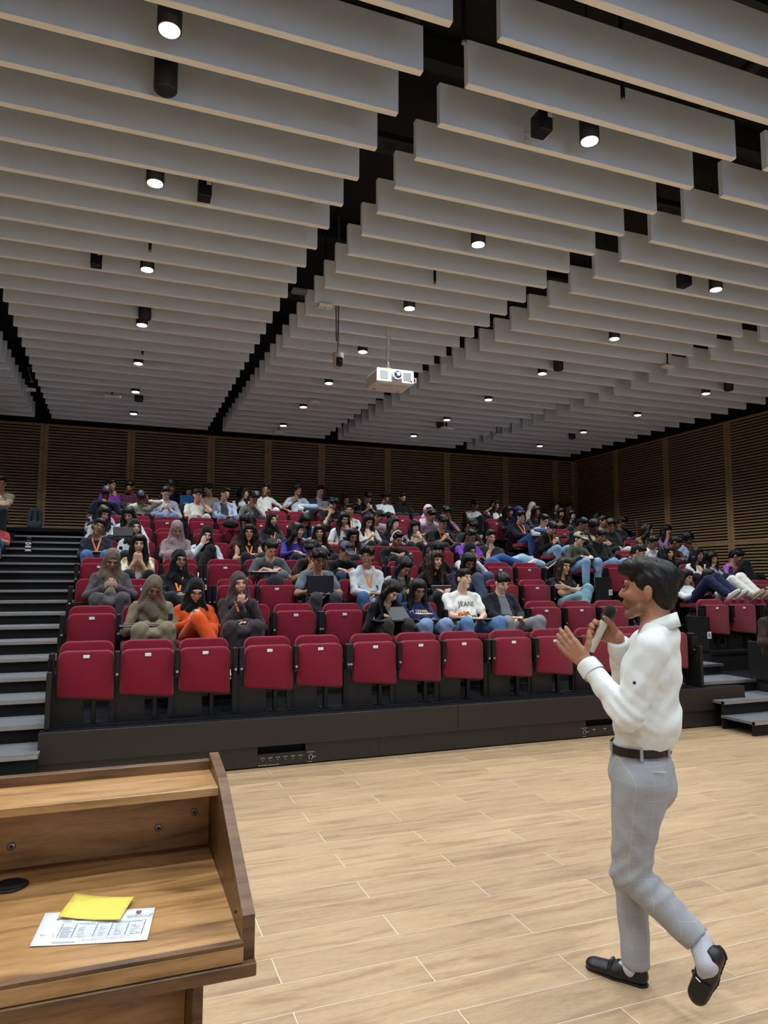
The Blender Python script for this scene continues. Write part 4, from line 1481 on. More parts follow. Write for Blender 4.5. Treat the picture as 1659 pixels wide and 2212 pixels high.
# ------------------------------------------------------------------ the audience, person by person
HY = ('phone', 'phone')
PS = []
def pe(*a, **kw):
    r_ = person(*a, **kw)
    PS.append(r_)
    return r_
blackT, navyT, white_ = '15161a', '1d2340', 'dfe4e8'
# second row
TAUPE = pe(332, 1242, 1, 'woman in taupe headscarf and olive ribbed cardigan looking down at her hands', scarf='6b6156', sk='d', top=('abaya', '7d745f'), fem=True, look=(.15, .55, .15), arms=('lap', 'lap'), lean='m', lany=True, tab=True, dx=-.04)
ORNG = pe(423, 1249, 1, 'woman in bright orange suit and black headscarf reading her phone', scarf='121214', sk='l', top=('shirt', 'd2521c'), bot='cf4f1a', fem=True, look=(.1, .4, .05), arms=HY, legs='crossR', lany=True, glass='b', phones='LR:black phone held by the woman in orange')
pe(517, 1234, 1, 'woman in dark mauve headscarf and brown abaya resting her chin on her fist', scarf='4a3d42', sk='l', top=('abaya', '372f32'), fem=True, look=(.1, .08, -.1), arms=('lap', 'chin'), lany=True, lean='m', eyes='open')
SWEAT = pe(846, 1251, 1, 'girl in black sweater with long black hair bent over a tablet, writing', hair='long', sk='p', hc_='0d0c0d', top=('long', '121318'), bot='3a3632', fem=True, look=(.35, .75, .2), arms=('cheek', 'write'), lean='f', tab=True)
SPRING = pe(903, 1250, 1, 'girl in navy lettered sweatshirt with round glasses dozing over a snack', hair='long', hc_='121012', sk='m', top=('shirt', '232c5c'), bot='j7f9abf', fem=True, look=(.0, .32, 0), arms=('lap', 'lap'), glass='b', tab=True, print_=('M SPRING', .052, .035, PRINT), eyes='down')
JEANS = pe(1002, 1227, 1, 'boy in white JEANS t-shirt and blue jeans leaning back, chin raised', hair='fringe', hc_='0f0d0d', sk='p', top=('tee', 'e9ebe4'), bot='j5f86b4', look=(.25, -.12, .10), arms=('lap', 'lap'), glass='g', legs='wide', wide=1.14, tab=True, phones='L:black phone in the hand of the boy in the JEANS shirt', print_=('JEANS', .078, .045, mat('print_camo', '#3d4038', .7, noise=.8, nscale=60)), eyes='open')
pe(1085, 1235, 1, 'boy in dark bomber jacket over grey tee and faded grey jeans, asleep', hair='fringe', hc_='0e0e10', sk='p', top=('jacket', '1e1f27'), inner='6a7075', bot='8a8d8d', bmat=denim('85898a'), look=(-.05, .45, -.05), arms=('lap', 'lap'), lean='b', legs='wide')
# third row
pe(243, 1185, 2, 'woman in brown headscarf and grey open abaya typing on a phone', scarf='6a5f54', sk='m', top=('abaya', '4a474b'), inner='8a8075', fem=True, look=(.12, .5, .1), arms=HY, lany=True, lean='b', phones='LR:black phone held by the woman in the grey abaya')
pe(388, 1186, 2, 'woman in loose black headscarf and black abaya with glasses holding a small case', scarf='121315', sk='m', top=('abaya', '141517'), fem=True, look=(.25, .1, 0), arms=('lap', 'lap'), glass='b', lany=True, eyes='open')
LAPB = pe(689, 1185, 2, 'boy in grey tee typing on the large black laptop, curly fringe', hair='curly', hc_='0f0d0c', sk='m', top=('tee', '68727c'), bot='3c3f42', look=(0, .42, 0), arms=('write', 'write'), glass='b', lany=True, lean='m', tab=True)
HOOD = pe(793, 1182, 2, 'boy in pale grey hoodie and jeans with orange lanyard, head turned aside', hair='curly', hc_='0f0e0e', sk='m', top=('hood', 'b9bec4'), bot='j3d5f8c', look=(-.55, -.05, 0), arms=('lap', 'lap'), glass='b', lany=True, legs='wide', phones='L:black phone on the knee of the boy in the grey hoodie', eyes='open')
pe(872, 1202, 2, 'girl in black-and-white striped shirt with long hair hanging over her notebook', hair='long', hc_='100f10', sk='l', top=('shirt', 'e0e0e0'), tmat=stripes('stripe_shirt', '#17181c', '#dcdcd8', 26), fem=True, look=(.35, .75, .1), glass='b', arms=('write', 'lap'), lean='f', tab=True)
CURL = pe(941, 1190, 2, 'girl with a mass of brown curly hair and black jacket staring ahead', hair='curlylong', hc_='33231b', sk='l', top=('jacket', '16171b'), inner='0c0c0e', bot='15161a', fem=True, look=(.15, .08, .1), arms=('write', 'write'), lean='m', eyes='open')
pe(1012, 1194, 2, 'girl in navy hoodie with long straight black hair, eyes lowered', hair='long', hc_='0d0c0c', sk='d', top=('hood', '262945'), bot='j37455e', fem=True, look=(-.1, .45, .05), arms=('lap', 'lap'), legs='knee')
pe(1217, 1204, 2, 'long-haired girl in black printed tee with glasses, arms folded', hair='wavy', hc_='2a221d', sk='l', top=('tee', '1b1c1f'), bot='j6d96a3', fem=True, look=(.15, .05, .05), arms=('cross', 'cross'), glass='b', legs='crossL', print_=('~ oO o', .07, .0, mat('print_blue', '#7fb0c4', .7)), eyes='open')
NAVLEG = pe(1481, 1229, 2, 'girl slouched behind raised navy trousers with sneakers on the seat ahead', hair='long', hc_='1b1513', sk='l', top=('long', white_), bot='1c2242', fem=True, look=(.2, .25, .1), arms=('lap', 'lap'), lean='s', legs='up', eyes='down', dx=-.02)
pe(1531, 1229, 2, 'girl slouched behind raised white trousers with tan shoes on the seat ahead', hair='long', hc_='18120f', sk='m', top=('long', '3a4060'), bot='dcdcd6', fem=True, look=(-.1, .1, -.1), arms=('lap', 'lap'), lean='s', legs='up', shoe='a58f6c', eyes='open', dx=-.02)
# fourth row
pe(301, 1154, 3, 'girl in gold-patterned white tee with long black hair, hands clasped high', hair='long', hc_='0d0c0d', sk='l', top=('tee', 'd8d3c0'), tmat=blotch('gold_print', 'd9d6cc', 'a58a52', 16), bot='17181b', fem=True, look=(.0, .08, .05), arms=('chin', 'chin'), lany=True, lean='m', eyes='open')
pe(587, 1163, 3, 'boy in grey tee bent over an open book, short black hair', hair='short', hc_='0c0b0c', sk='l', top=('tee', '5d6365'), bot='5d6067', look=(.1, .75, 0), arms=('write', 'write'), lean='f', tab=True, phones='L:dark phone over the open book')
pe(674, 1166, 3, 'boy in brown tee with dense black hair, face bowed over a phone', hair='curly', hc_='0c0b0b', sk='m', top=('tee', '3c2b26'), bot='17181b', look=(-.45, .7, 0), arms=HY, lean='f', phones='LR:black phone held by the boy in brown')
pe(747, 1170, 3, 'boy in grey baseball cap and black shirt leaning forward', hair='short', hc_='141110', cap_='575c6b', sk='l', top=('shirt', '111216'), bot='j31405a', look=(.25, .55, 0), arms=('write', 'write'), glass='b', lean='f')
pe(945, 1168, 3, 'girl with black bangs hiding her face in one hand', hair='bangs', hc_='0f0d0e', sk='p', top=('long', '17181c'), fem=True, look=(.1, .4, .1), arms=('face', 'lap'), lean='m')
pe(1016, 1171, 3, 'person in navy headscarf covering the face with one hand, legs in denim', scarf='14182c', sk='m', top=('long', 'c9ccd0'), bot='j3b4d6e', fem=True, look=(.05, .35, 0), arms=('face', 'face'), lean='m')
pe(1381, 1176, 3, 'girl in white high-neck top with hair tied back, looking down right', hair='tied', hc_='120f0f', sk='l', top=('shirt', 'e2e2dc'), fem=True, look=(.45, .5, .1), arms=('lap', 'lap'))
pe(1442, 1179, 3, 'girl with dark voluminous curls just above the speaker\'s head', hair='curlylong', hc_='191311', sk='l', top=('long', '3a3438'), fem=True, look=(.05, .05, 0), arms=('lap', 'lap'), eyes='open')
pe(1506, 1183, 3, 'girl in white blouse with glasses and orange lanyard, long black hair', hair='wavy', hc_='0f0d0e', sk='m', top=('long', 'd9dadb'), fem=True, look=(.15, .05, .05), arms=('lap', 'lap'), glass='b', lany=True, eyes='open')
pe(1536, 1190, 3, 'girl in pale blue hoodie leaning her cheek on her fist', hair='wavy', hc_='17110f', sk='l', top=('hood', 'a9c3cf'), fem=True, look=(.15, .2, -.35), arms=('lap', 'cheek'), eyes='open')
pe(1593, 1186, 3, 'girl in lilac sweater and black trousers with one knee drawn up', hair='tied', hc_='100d0f', sk='m', top=('long', 'b06cb5'), bot='131416', fem=True, look=(.35, .55, 0), arms=('write', 'lap'), lany=True, glass='b', legs='knee', lean='m')
# fifth row
pe(214, 1118, 4, 'girl in navy sweater with glasses and orange lanyard, head tilted to one side', hair='tied', hc_='100e0e', sk='m', top=('long', '1b1d33'), bot='j4a6fa0', fem=True, look=(.15, .05, .32), arms=('lap', 'lap'), lany=True, glass='b', tab=True, eyes='open')
pe(292, 1120, 4, 'girl in black headscarf with hand under her chin behind the gold-print tee', scarf='151618', sk='l', top=('shirt', 'b9bec4'), fem=True, look=(.25, .05, 0), arms=('chin', 'lap'), eyes='open')
pe(383, 1124, 4, 'woman in dusty pink headscarf and matching dress looking down', scarf='8f7c80', sk='m', top=('abaya', '8a787c'), fem=True, look=(.05, .5, 0), arms=('lap', 'lap'))
pe(447, 1135, 4, 'person in black headscarf and white sweatshirt with palm over the forehead', scarf='131416', sk='p', top=('long', 'c4cad2'), bot='121316', fem=True, look=(.0, .35, .15), arms=('lap', 'face'), lean='m', legs='crossL')
pe(538, 1132, 4, 'girl in black sleeveless top with curly dark hair, glasses and orange lanyard', hair='curlylong', hc_='1d1614', sk='l', top=('vest', '121215'), fem=True, look=(-.1, .05, 0), arms=('lap', 'lap'), lany=True, glass='b', eyes='open')
pe(641, 1129, 4, 'girl in violet top turning to laugh with her neighbour', hair='wavy', hc_='141012', sk='l', top=('long', '3a2f8a'), fem=True, look=(1.0, .1, .1), arms=('lap', 'write'), eyes='open')
pe(690, 1133, 4, 'smiling girl in dark brown cardigan with glasses holding up a phone', hair='long', hc_='15110f', sk='l', top=('jacket', '181517'), inner='3d2b20', fem=True, look=(-.25, .05, 0), arms=('phone', 'lap'), glass='b', phones='L:white-backed phone held up by the smiling girl', phones_c='d8c6c6', eyes='open')
pe(762, 1140, 4, 'girl with long straight hair and glasses in black top with gold lanyard, eyes down', hair='long', hc_='0e0c0d', sk='l', top=('long', '131317'), fem=True, look=(.05, .4, 0), arms=('lap', 'lap'), glass='b', lany=True)
pe(858, 1148, 4, 'broad man in black shirt wearing large white headphones', hair='short', hc_='141011', sk='m', top=('shirt', '131418'), look=(.2, .4, 0), arms=('write', 'write'), lean='f', extra='headphones', wide=1.1)
pe(1016, 1143, 4, 'boy in bright purple tee with cropped black hair, looking down', hair='short', hc_='0f0d0d', sk='d', top=('tee', '6a3aa0'), bot='j31558f', look=(.35, .45, 0), arms=('lap', 'lap'), legs='swing')
pe(1060, 1144, 4, 'boy in black tee with fist at his mouth and pale jeans stretched sideways', hair='short', hc_='191412', sk='l', top=('tee', '202124'), bot='j9fbdd6', look=(-.05, .25, 0), arms=('lap', 'chin'), legs='swing', shoe='2a2c30')
pe(1251, 1149, 4, 'boy in cream baseball cap and olive hoodie holding a pen', hair='short', hc_='2a221d', cap_='cabf9f', sk='p', top=('hood', '55584a'), bot='j8bb0d3', look=(.3, .25, 0), arms=('write', 'write'), glass='b', lean='m', tab=True, shoe='cfc6b4')
pe(1297, 1142, 4, 'boy in black hoodie with white collar and parted hair, eyes lowered', hair='fringe', hc_='100e0e', sk='m', top=('hood', '131316'), bot='j86abd0', look=(.1, .45, 0), arms=('lap', 'lap'))
pe(1410, 1157, 4, 'boy in open white shirt with short black hair, head bowed', hair='short', hc_='0e0d0d', sk='m', top=('shirt', 'dfe5ea'), look=(.05, .55, 0), arms=('lap', 'lap'), glass='b', lean='m')
pe(1461, 1158, 4, 'boy in dusty rose shirt bending forward, dark hair', hair='short', hc_='0e0c0c', sk='d', top=('tee', '8a6b62'), look=(.45, .6, 0), arms=('write', 'write'), lean='f')
pe(1486, 1151, 4, 'boy in light denim shirt with glasses and dark skin by the timber wall', hair='afro', hc_='0e0c0c', sk='k', top=('shirt', '8fa6c4'), look=(-.1, .2, 0), arms=('chin', 'lap'), glass='b', eyes='open')
# sixth row
pe(224, 1094, 5, 'girl in pale grey jacket with wavy black hair, face in profile right', hair='wavy', hc_='121011', sk='m', top=('jacket', '9aa3a5'), inner='2a2c31', fem=True, look=(.5, .2, .05), arms=('lap', 'lap'), lany=True, eyes='open')
pe(279, 1093, 5, 'girl in white-sleeved tee looking down, long black hair over both shoulders', hair='long', hc_='131011', sk='l', top=('long', 'bfc6d0'), fem=True, look=(-.25, .5, 0), arms=('write', 'write'), lean='m')
pe(533, 1109, 5, 'girl in brown jacket turned aside with dark hair hiding her face', hair='curlylong', hc_='1b1413', sk='m', top=('jacket', '4a2f22'), inner='1a1413', fem=True, look=(-.9, .55, 0), arms=('lap', 'lap'), lean='m')
pe(589, 1107, 5, 'person in black head covering and charcoal cardigan, hands folded', scarf='131317', sk='l', top=('long', '30333a'), fem=True, look=(.2, .05, 0), arms=('lap', 'lap'), lany=True, eyes='open')
pe(659, 1107, 5, 'girl in turquoise top with head bowed so her hair parting shows', hair='long', hc_='15110f', sk='l', top=('vest', '2d84a8'), fem=True, look=(.1, .9, 0), arms=('write', 'write'), lean='f')
pe(743, 1105, 5, 'girl in white tee with glasses covering her mouth with one hand', hair='wavy', hc_='181310', sk='l', top=('tee', 'd5d9de'), fem=True, look=(.1, .3, 0), arms=('mouth', 'lap'), glass='b', lean='m')
pe(796, 1109, 5, 'girl in cream shirt with crossbody strap looking at a phone', hair='wavy', hc_='161211', sk='p', top=('shirt', 'd3cdc6'), fem=True, look=(.05, .55, 0), arms=HY, lany=True, glass='b', phones='LR:phone held by the girl in cream')
pe(850, 1116, 5, 'girl in dark tee with long dark hair looking off to the right', hair='long', hc_='1b1513', sk='p', top=('tee', '202127'), fem=True, look=(.55, .15, .1), arms=('lap', 'lap'), eyes='open')
pe(896, 1122, 5, 'girl in cream patterned shirt with glasses, knuckles at her lips', hair='bangs', hc_='151112', sk='p', top=('shirt', 'cfc7b8'), tmat=blotch('cream_pattern', 'd2cbbd', '6f6a62', 22), fem=True, look=(.05, .15, 0), arms=('mouth', 'lap'), glass='b', lany=True, eyes='open')
pe(957, 1113, 5, 'boy in black tee with grey sleeves and curly hair using a yellow phone', hair='curly', hc_='131110', sk='l', top=('tee', '17181b'), look=(.1, .6, 0), arms=HY, lany=True, lean='m', phones='LR:yellow-cased phone of the curly-haired boy', phones_c='d9c45a')
pe(1018, 1121, 5, 'boy in washed black shirt with short curls, head bowed low', hair='curly', hc_='100e0e', sk='m', top=('tee', '2b2d30'), look=(.2, .75, 0), arms=('write', 'write'), lean='f')
pe(1192, 1126, 5, 'boy in black hoodie with orange lanyard thumbing a phone, light blue jeans', hair='fringe', hc_='0e0d0d', sk='l', top=('hood', '141416'), bot='j88aed0', look=(.05, .65, 0), arms=HY, lany=True, lean='m', phones='LR:black phone of the boy in the black hoodie')
pe(1259, 1118, 5, 'boy in dark navy pullover bending over a phone, thick black hair', hair='short', hc_='0e0d0e', sk='m', top=('long', '171a26'), look=(.35, .6, 0), arms=HY, lean='f', phones='LR:phone held by the boy in the navy pullover')
pe(1283, 1124, 5, 'boy in navy jacket with white stripe beside the navy pullover', hair='afro', hc_='0d0c0c', sk='k', top=('jacket', '1b2036'), inner='c9c49a', look=(.3, .3, 0), arms=('lap', 'lap'))
pe(1320, 1121, 5, 'heavy-set boy in dark green polo with curly hair and glasses, arms crossed', hair='curly', hc_='161110', sk='l', top=('shirt', '26302a'), bot='cfccc4', look=(-.4, .35, 0), arms=('cross', 'cross'), glass='b', wide=1.2, lean='m')
pe(1398, 1131, 5, 'girl in black and mustard jacket looking to the right, long dark hair', hair='wavy', hc_='171211', sk='l', top=('jacket', '20262a'), tmat=blotch('mustard_jacket', '20262a', '8d6b35', 9), fem=True, look=(1.0, .15, 0), arms=('lap', 'lap'), eyes='open')
pe(1439, 1133, 5, 'girl in lilac cardigan with finger on her lips, long black hair', hair='bangs', hc_='100e10', sk='l', top=('long', 'ae7fae'), fem=True, look=(.1, .15, .05), arms=('lap', 'mouth'), eyes='down')
# seventh row
pe(221, 1078, 6, 'girl with long dark hair at the left end, peering over her neighbour', hair='long', hc_='120f10', sk='l', top=('tee', '8b86a8'), fem=True, look=(.3, .2, .1), arms=('lap', 'lap'))
pe(755, 1088, 6, 'boy in white tee with orange lanyard gazing left, brown skin', hair='short', hc_='191412', sk='m', top=('tee', 'cfd3d6'), look=(-.35, .1, 0), arms=('lap', 'lap'), lany=True, eyes='open')
pe(819, 1101, 6, 'boy in pink and white tee with head sunk forward', hair='short', hc_='15110f', sk='m', top=('tee', 'c7b9bd'), look=(.55, .8, .1), arms=('lap', 'lap'), lean='f')
pe(932, 1099, 6, 'boy in pale mauve shirt with head bowed and pink hood behind', hair='short', hc_='0f0d0e', sk='l', top=('shirt', 'b09aac'), look=(.2, .75, 0), arms=('lap', 'lap'), lean='f', extra=None)
pe(964, 1094, 6, 'boy in blue shirt pressing a hand to his brow', hair='curly', hc_='0f0d0e', sk='m', top=('tee', '343a78'), look=(.1, .45, 0), arms=('face', 'lap'), lean='m')
pe(1124, 1105, 6, 'boy in dark navy hoodie with glasses, ankle resting on his knee', hair='curly', hc_='100e10', sk='l', top=('hood', '181b2b'), bot='j2f4f86', look=(.35, -.05, .1), arms=('write', 'lap'), glass='b', lany=True, legs='ankleknee', eyes='open', lean='s', shoe='e2e2de')
pe(1176, 1111, 6, 'boy in white tee with glasses and short dark hair, chin down', hair='short', hc_='13110f', sk='p', top=('tee', 'dcdfe0'), look=(.05, .45, 0), arms=('lap', 'lap'), glass='b')
pe(1302, 1113, 6, 'boy in beige shirt with orange lanyard in the shade by the wall', hair='short', hc_='100d0c', sk='m', top=('shirt', '9a8e7c'), look=(.3, .3, 0), arms=('lap', 'lap'), lany=True)
pe(1345, 1115, 6, 'boy with raised fingers and dark shirt against the slatted wall', hair='fringe', hc_='100d0c', sk='d', top=('tee', '221d1b'), look=(.3, .4, 0), arms=('wave', 'lap'), glass='b')
# eighth row
pe(229, 1049, 7, 'boy in navy tee with glossy black hair bowing his head, left end', hair='fringe', hc_='1a1a1d', sk='d', top=('tee', '252a4a'), look=(.0, .8, 0), arms=('lap', 'lap'), lean='f')
pe(305, 1059, 7, 'boy in cream checked shirt sleeping on his hand, glossy black hair', hair='fringe', hc_='151416', sk='m', top=('shirt', 'b9b6a2'), look=(.2, .85, 0), arms=('temple', 'lap'), lean='f')
pe(359, 1050, 7, 'boy in white long-sleeved shirt with pocket using a phone', hair='short', hc_='131012', sk='l', top=('shirt', 'd3d6e4'), bot='j5f7da6', look=(.0, .55, 0), arms=HY, lean='m', phones='LR:small phone of the boy in the white pocket shirt')
pe(427, 1055, 7, 'boy in plain white tee with glasses, hands in lap', hair='fringe', hc_='171312', sk='l', top=('tee', 'd9d8ca'), bot='c4c4c0', look=(.05, .1, 0), arms=('cheek', 'lap'), glass='b')
pe(487, 1054, 7, 'boy in pale blue open jacket with orange lanyard, head tilted', hair='short', hc_='100e0e', sk='l', top=('jacket', 'a9b6cc'), inner='33363d', bot='j6f8db3', look=(.3, .1, .25), arms=('lap', 'lap'), lany=True, eyes='down')
pe(549, 1061, 7, 'boy in black and white striped shirt hiding his face in a hand', hair='curly', hc_='101013', sk='l', top=('shirt', 'd9d9d9'), tmat=stripes('stripe_wide', '#15161a', '#d9d9d6', 18), look=(.2, .7, 0), arms=('face', 'lap'), lean='f')
pe(719, 1074, 7, 'boy in black short-sleeved shirt with fingers at his nose', hair='curly', hc_='0d0c0d', sk='l', top=('tee', '15161a'), look=(.15, .6, 0), arms=('lap', 'mouth'), lean='m')
pe(1098, 1094, 7, 'girl with long dark hair in black looking right, beside the blue hood', hair='long', hc_='0f0d0e', sk='m', top=('long', '22242c'), fem=True, look=(.5, .1, .05), arms=('lap', 'lap'))
pe(1120, 1096, 7, 'person in bright blue hood leaning forward behind the navy hoodie', hair='short', hc_='0f0d0e', sk='d', top=('hood', '25306f'), look=(.5, .6, .1), arms=('lap', 'lap'), extra='hood:25306f', lean='m')
pe(1159, 1093, 7, 'girl in navy tee with shiny black hair and glasses', hair='wavy', hc_='17171a', sk='m', top=('tee', '23283a'), fem=True, look=(.0, .15, 0), arms=('lap', 'lap'), glass='b')
pe(1212, 1097, 7, 'girl in black long-sleeved top looking left, middle-parted long hair', hair='long', hc_='0e0c0d', sk='m', top=('long', '14151a'), fem=True, look=(-.25, .2, .1), arms=('cross', 'cross'))
pe(1235, 1101, 7, 'girl in black with pale face and long hair, rightmost of the pair', hair='long', hc_='0e0c0d', sk='p', top=('long', '121217'), fem=True, look=(.1, .25, 0), arms=('lap', 'lap'))
pe(1289, 1108, 7, 'boy in black almost lost in shadow at the right end', hair='short', hc_='0c0b0b', sk='d', top=('tee', '111114'), look=(.3, .3, 0), arms=('lap', 'lap'))
pe(3, 1028, 7, 'boy in pale patterned short-sleeved shirt at the left edge of view', hair='short', hc_='12100f', sk='m', top=('tee', 'b3a58a'), tmat=blotch('pale_pattern', 'b8ab92', '8c8068', 12), bot='202226', look=(.3, .2, 0), arms=('cross', 'lap'), glass='b')
# back row
pe(241, 1034, 8, 'girl in purple lace top with glasses looking right, hair tied back', hair='tied', hc_='100d0e', sk='m', top=('long', '6b2a80'), fem=True, look=(.8, .1, 0), arms=('chin', 'lap'), glass='b')
pe(281, 1037, 8, 'boy in maroon shirt with bowl-cut fringe, back row left', hair='fringe', hc_='0d0b0c', sk='m', top=('shirt', '4a1c33'), look=(-.3, .45, 0), arms=('lap', 'lap'))
pe(372, 1036, 8, 'boy in dark suit jacket hunched in the back row', hair='curly', hc_='0c0b0c', sk='m', top=('jacket', '1a1c25'), inner='23242a', look=(.2, .6, 0), arms=('lap', 'lap'), lean='f')
BLUEL = pe(408, 1048, 8, 'girl with glasses peeping over the blue laptop lid', hair='long', hc_='121012', sk='m', top=('long', '1d2028'), fem=True, look=(.0, .3, 0), arms=('write', 'write'), glass='b', tab=False)
pe(450, 1044, 8, 'woman in beige lace blouse turned left with hair tied up', hair='bun', hc_='0e0c0d', sk='m', top=('tee', 'a08f86'), fem=True, look=(-.8, .3, 0), arms=('lap', 'lap'))
pe(526, 1052, 8, 'girl with very long black hair in profile facing right, back row', hair='long', hc_='0d0c0d', sk='l', top=('long', 'c9cccf'), fem=True, look=(1.1, .1, 0), arms=('lap', 'lap'))
pe(574, 1045, 8, 'man in white kurta lounging back with one arm along the seats', hair='short', hc_='17120f', sk='m', top=('shirt', 'd6d7cf'), bot='d2d3cb', look=(-.25, .0, .25), arms=('spread', 'lap'), eyes='down', lean='b')
pe(644, 1045, 8, 'boy in pale blue tee with frizzy hair, leg folded up', hair='afro', hc_='100e0e', sk='m', top=('tee', 'b9c6d2'), bot='jb3c6d8', look=(.3, .15, 0), arms=('rest', 'rest'), glass='b', legs='ankleknee')
SILV = pe(692, 1048, 8, 'boy in navy shirt behind a silver laptop, back row', hair='short', hc_='141112', sk='l', top=('tee', '23305c'), look=(.05, .35, 0), arms=('write', 'write'))
pe(747, 1067, 8, 'girl in dark top raising a hand beside the silver laptop', hair='wavy', hc_='100e0e', sk='m', top=('long', '25272d'), fem=True, look=(.1, .2, 0), arms=('wave', 'lap'), glass='b')
pe(795, 1061, 8, 'boy in black tee bending over a phone, third from the aisle', hair='fringe', hc_='0d0c0c', sk='l', top=('tee', '111216'), look=(.1, .7, 0), arms=HY, lean='m', phones='LR:phone of the boy in black in the back row')
pe(833, 1063, 8, 'boy in white polo shirt with fist at his temple', hair='curly', hc_='0f0e0e', sk='m', top=('shirt', 'd6dadd'), look=(.1, .3, 0), arms=('lap', 'cheek'), glass='b')
pe(870, 1063, 8, 'bearded man in black shirt at the aisle end of the back row', hair='short', hc_='121010', sk='m', top=('shirt', '121215'), look=(.05, .4, 0), arms=('lap', 'lap'), beard=True, tab=True)
pe(1026, 1079, 8, 'girl in white tee with hair tied back reading, across the aisle', hair='tied', hc_='0f0d0e', sk='d', top=('tee', 'd0d3d6'), fem=True, look=(.2, .55, 0), arms=('lap', 'lap'))
pe(1070, 1080, 8, 'girl in white tee with wavy black hair and a hand at her ear', hair='wavy', hc_='100e0f', sk='m', top=('tee', 'd3d6d8'), fem=True, look=(.2, .2, 0), arms=('lap', 'temple'))
pe(1150, 1084, 8, 'person in cream headscarf in the back row of the right block', scarf='b9b0a0', sk='m', top=('long', 'a59b84'), fem=True, look=(.1, .2, .1), arms=('lap', 'lap'))
pe(1200, 1082, 8, 'girl in black with dark hair in the unlit back corner', hair='long', hc_='0d0c0c', sk='l', top=('long', '121216'), fem=True, look=(.1, .2, 0), arms=('lap', 'lap'))
pe(1229, 1086, 8, 'dim face of a person in black, last in the back row', hair='short', hc_='0c0b0b', sk='d', top=('long', '101013'), look=(.0, .2, 0), arms=('lap', 'lap'))
# edges of the view
pe(925, 1092, 7, 'person with a pink hood pulled over the head, face hidden', hair='short', hc_='100e0e', sk='l', top=('hood', 'c9a5ae'), look=(-.3, .6, 0), arms=('lap', 'lap'), extra='hood:c9a5ae', fem=True)
pe(1676, 1285, 0, 'person in dark brown clothes cut by the right edge of view', hair='long', hc_='16110f', sk='m', top=('abaya', '3a2b26'), fem=True, look=(-.3, .2, 0), arms=('lap', 'lap'), lean='m')
pe(-14, 1105, 5, 'person in red top and blue jeans with sneaker crossing the left edge', hair='short', hc_='12100f', sk='m', top=('tee', 'a02b3a'), bot='j3f6296', look=(.2, .3, 0), arms=('lap', 'lap'), legs='crossR', lany=True, shoe='8a5a52')
# ------------------------------------------------------------------ the speaker walking across the stage
PC = V3(2.03, 2.52, 0)
FD = unit(V3(-.58, .81, 0))
LF = V3(-FD[1], FD[0], 0)
UP = V3(0, 0, 1)
def bp(px, py, lat):
    """point seen at a pixel, on the plane beside the speaker's midline"""
    d = CF + CR*(px-829.5)/CAM_F - CU*(py-1106.0)/CAM_F
    o_ = V3(0, 0, CAM_H)
    t = (lat+(PC-o_) @ LF)/(d @ LF)
    return o_+t*d-PC
Rb = np.array([LF, -FD, UP]).T                     # body axes: x left, -y forward
Rh = Rb @ rotm(.06, -.04, 0)
hcen = bp(1400, 1276, 0)
hp = lambda *a: hcen+Rh @ (V3(*a)*1.06)
nb = bp(1421, 1358, 0)
chest, belly, waist, pel = bp(1405, 1448, 0), bp(1397, 1556, 0), bp(1384, 1612, 0), bp(1381, 1668, 0)
LS, LE, LW, LT = bp(1408, 1402, .165), bp(1354, 1546, .22), bp(1264, 1430, .12), bp(1199, 1362, .10)
RS, RE, RW = bp(1394, 1394, -.165), bp(1348, 1492, -.22), bp(1309, 1398, -.08)
LH, LK, LA = bp(1387, 1690, .085), bp(1360, 1884, .08), bp(1522, 2046, .07)
RH, RK, RA = bp(1374, 1690, -.085), bp(1362, 1892, -.05), bp(1374, 2080, -.015)
toeR, heelR = bp(1264, 2078, -.02), bp(1400, 2124, -.005)
toeL, heelL = bp(1504, 2168, .08), bp(1558, 2048, .07)
# microphone and hands
mt, mb_ = bp(1321, 1313, -.055), bp(1273, 1412, -.045)
ma = unit(mt-mb_)
lh_d, lh_n = unit(LT-LW), unit(-LF*.9+UP*.35-FD*.1)
lh_t = unit(UP*.75-FD*.75-LF*.05)
gr = bp(1299, 1366, -.055)
rh_d = unit(FD*.85+UP*.35)
rh_t = ma
rh_n = unit(LF-rh_d*(LF @ rh_d))
rw = gr-rh_d*.070-rh_n*.030
torso_s = [cap(nb+V3(0, 0, -.03), chest, .075, .098, LF, 1.45), cap(chest, belly, .100, .110, LF, 1.35), cap(belly, waist, .104, .092, LF, 1.25), cap(waist, pel, .092, .100, LF, 1.25), cap(LS-LF*.03, RS+LF*.03, .048)]
limbs = [cap(LS, LE, .046, .038), cap(LE, LW, .040, .026), cap(RS, RE, .046, .038), cap(RE, rw, .040, .026),
         cap(LH, LK, .080, .054), cap(LK, LA, .054, .036), cap(RH, RK, .080, .054), cap(RK, RA, .054, .036),
         cap(RA, heelR*.6+toeR*.4+UP*.03, .032, .022), cap(LA, heelL*.55+toeL*.45, .030, .020)]
bodyp = solid(torso_s+limbs+[cap(nb+V3(0, 0, -.03), hp(0, .02, -.06), .062, .058)], .018, .03)
hdp = [cap(hp(-.016, -.083, -.046), hp(.016, -.083, -.046), .008), cap(hp(-.015, -.080, -.066), hp(.015, -.080, -.066), .008), ell(hp(0, -.074, -.098), (.021, .017, .017), Rh), cap(hp(-.05, -.02, -.07), hp(-.018, -.062, -.098), .020, .014), cap(hp(.05, -.02, -.07), hp(.018, -.062, -.098), .020, .014),
       cap(hp(-.010, -.092, -.024), hp(.010, -.092, -.024), .0075)]
headp = solid(head_prims(hp, Rh)+hdp+[cap(hp(0, .022, -.05), nb+V3(0, 0, -.02), .058, .062)], .0052, .012, [ell(hp(s*.030, -.096, .006), (.014, .010, .010), Rh) for s in (-1, 1)])
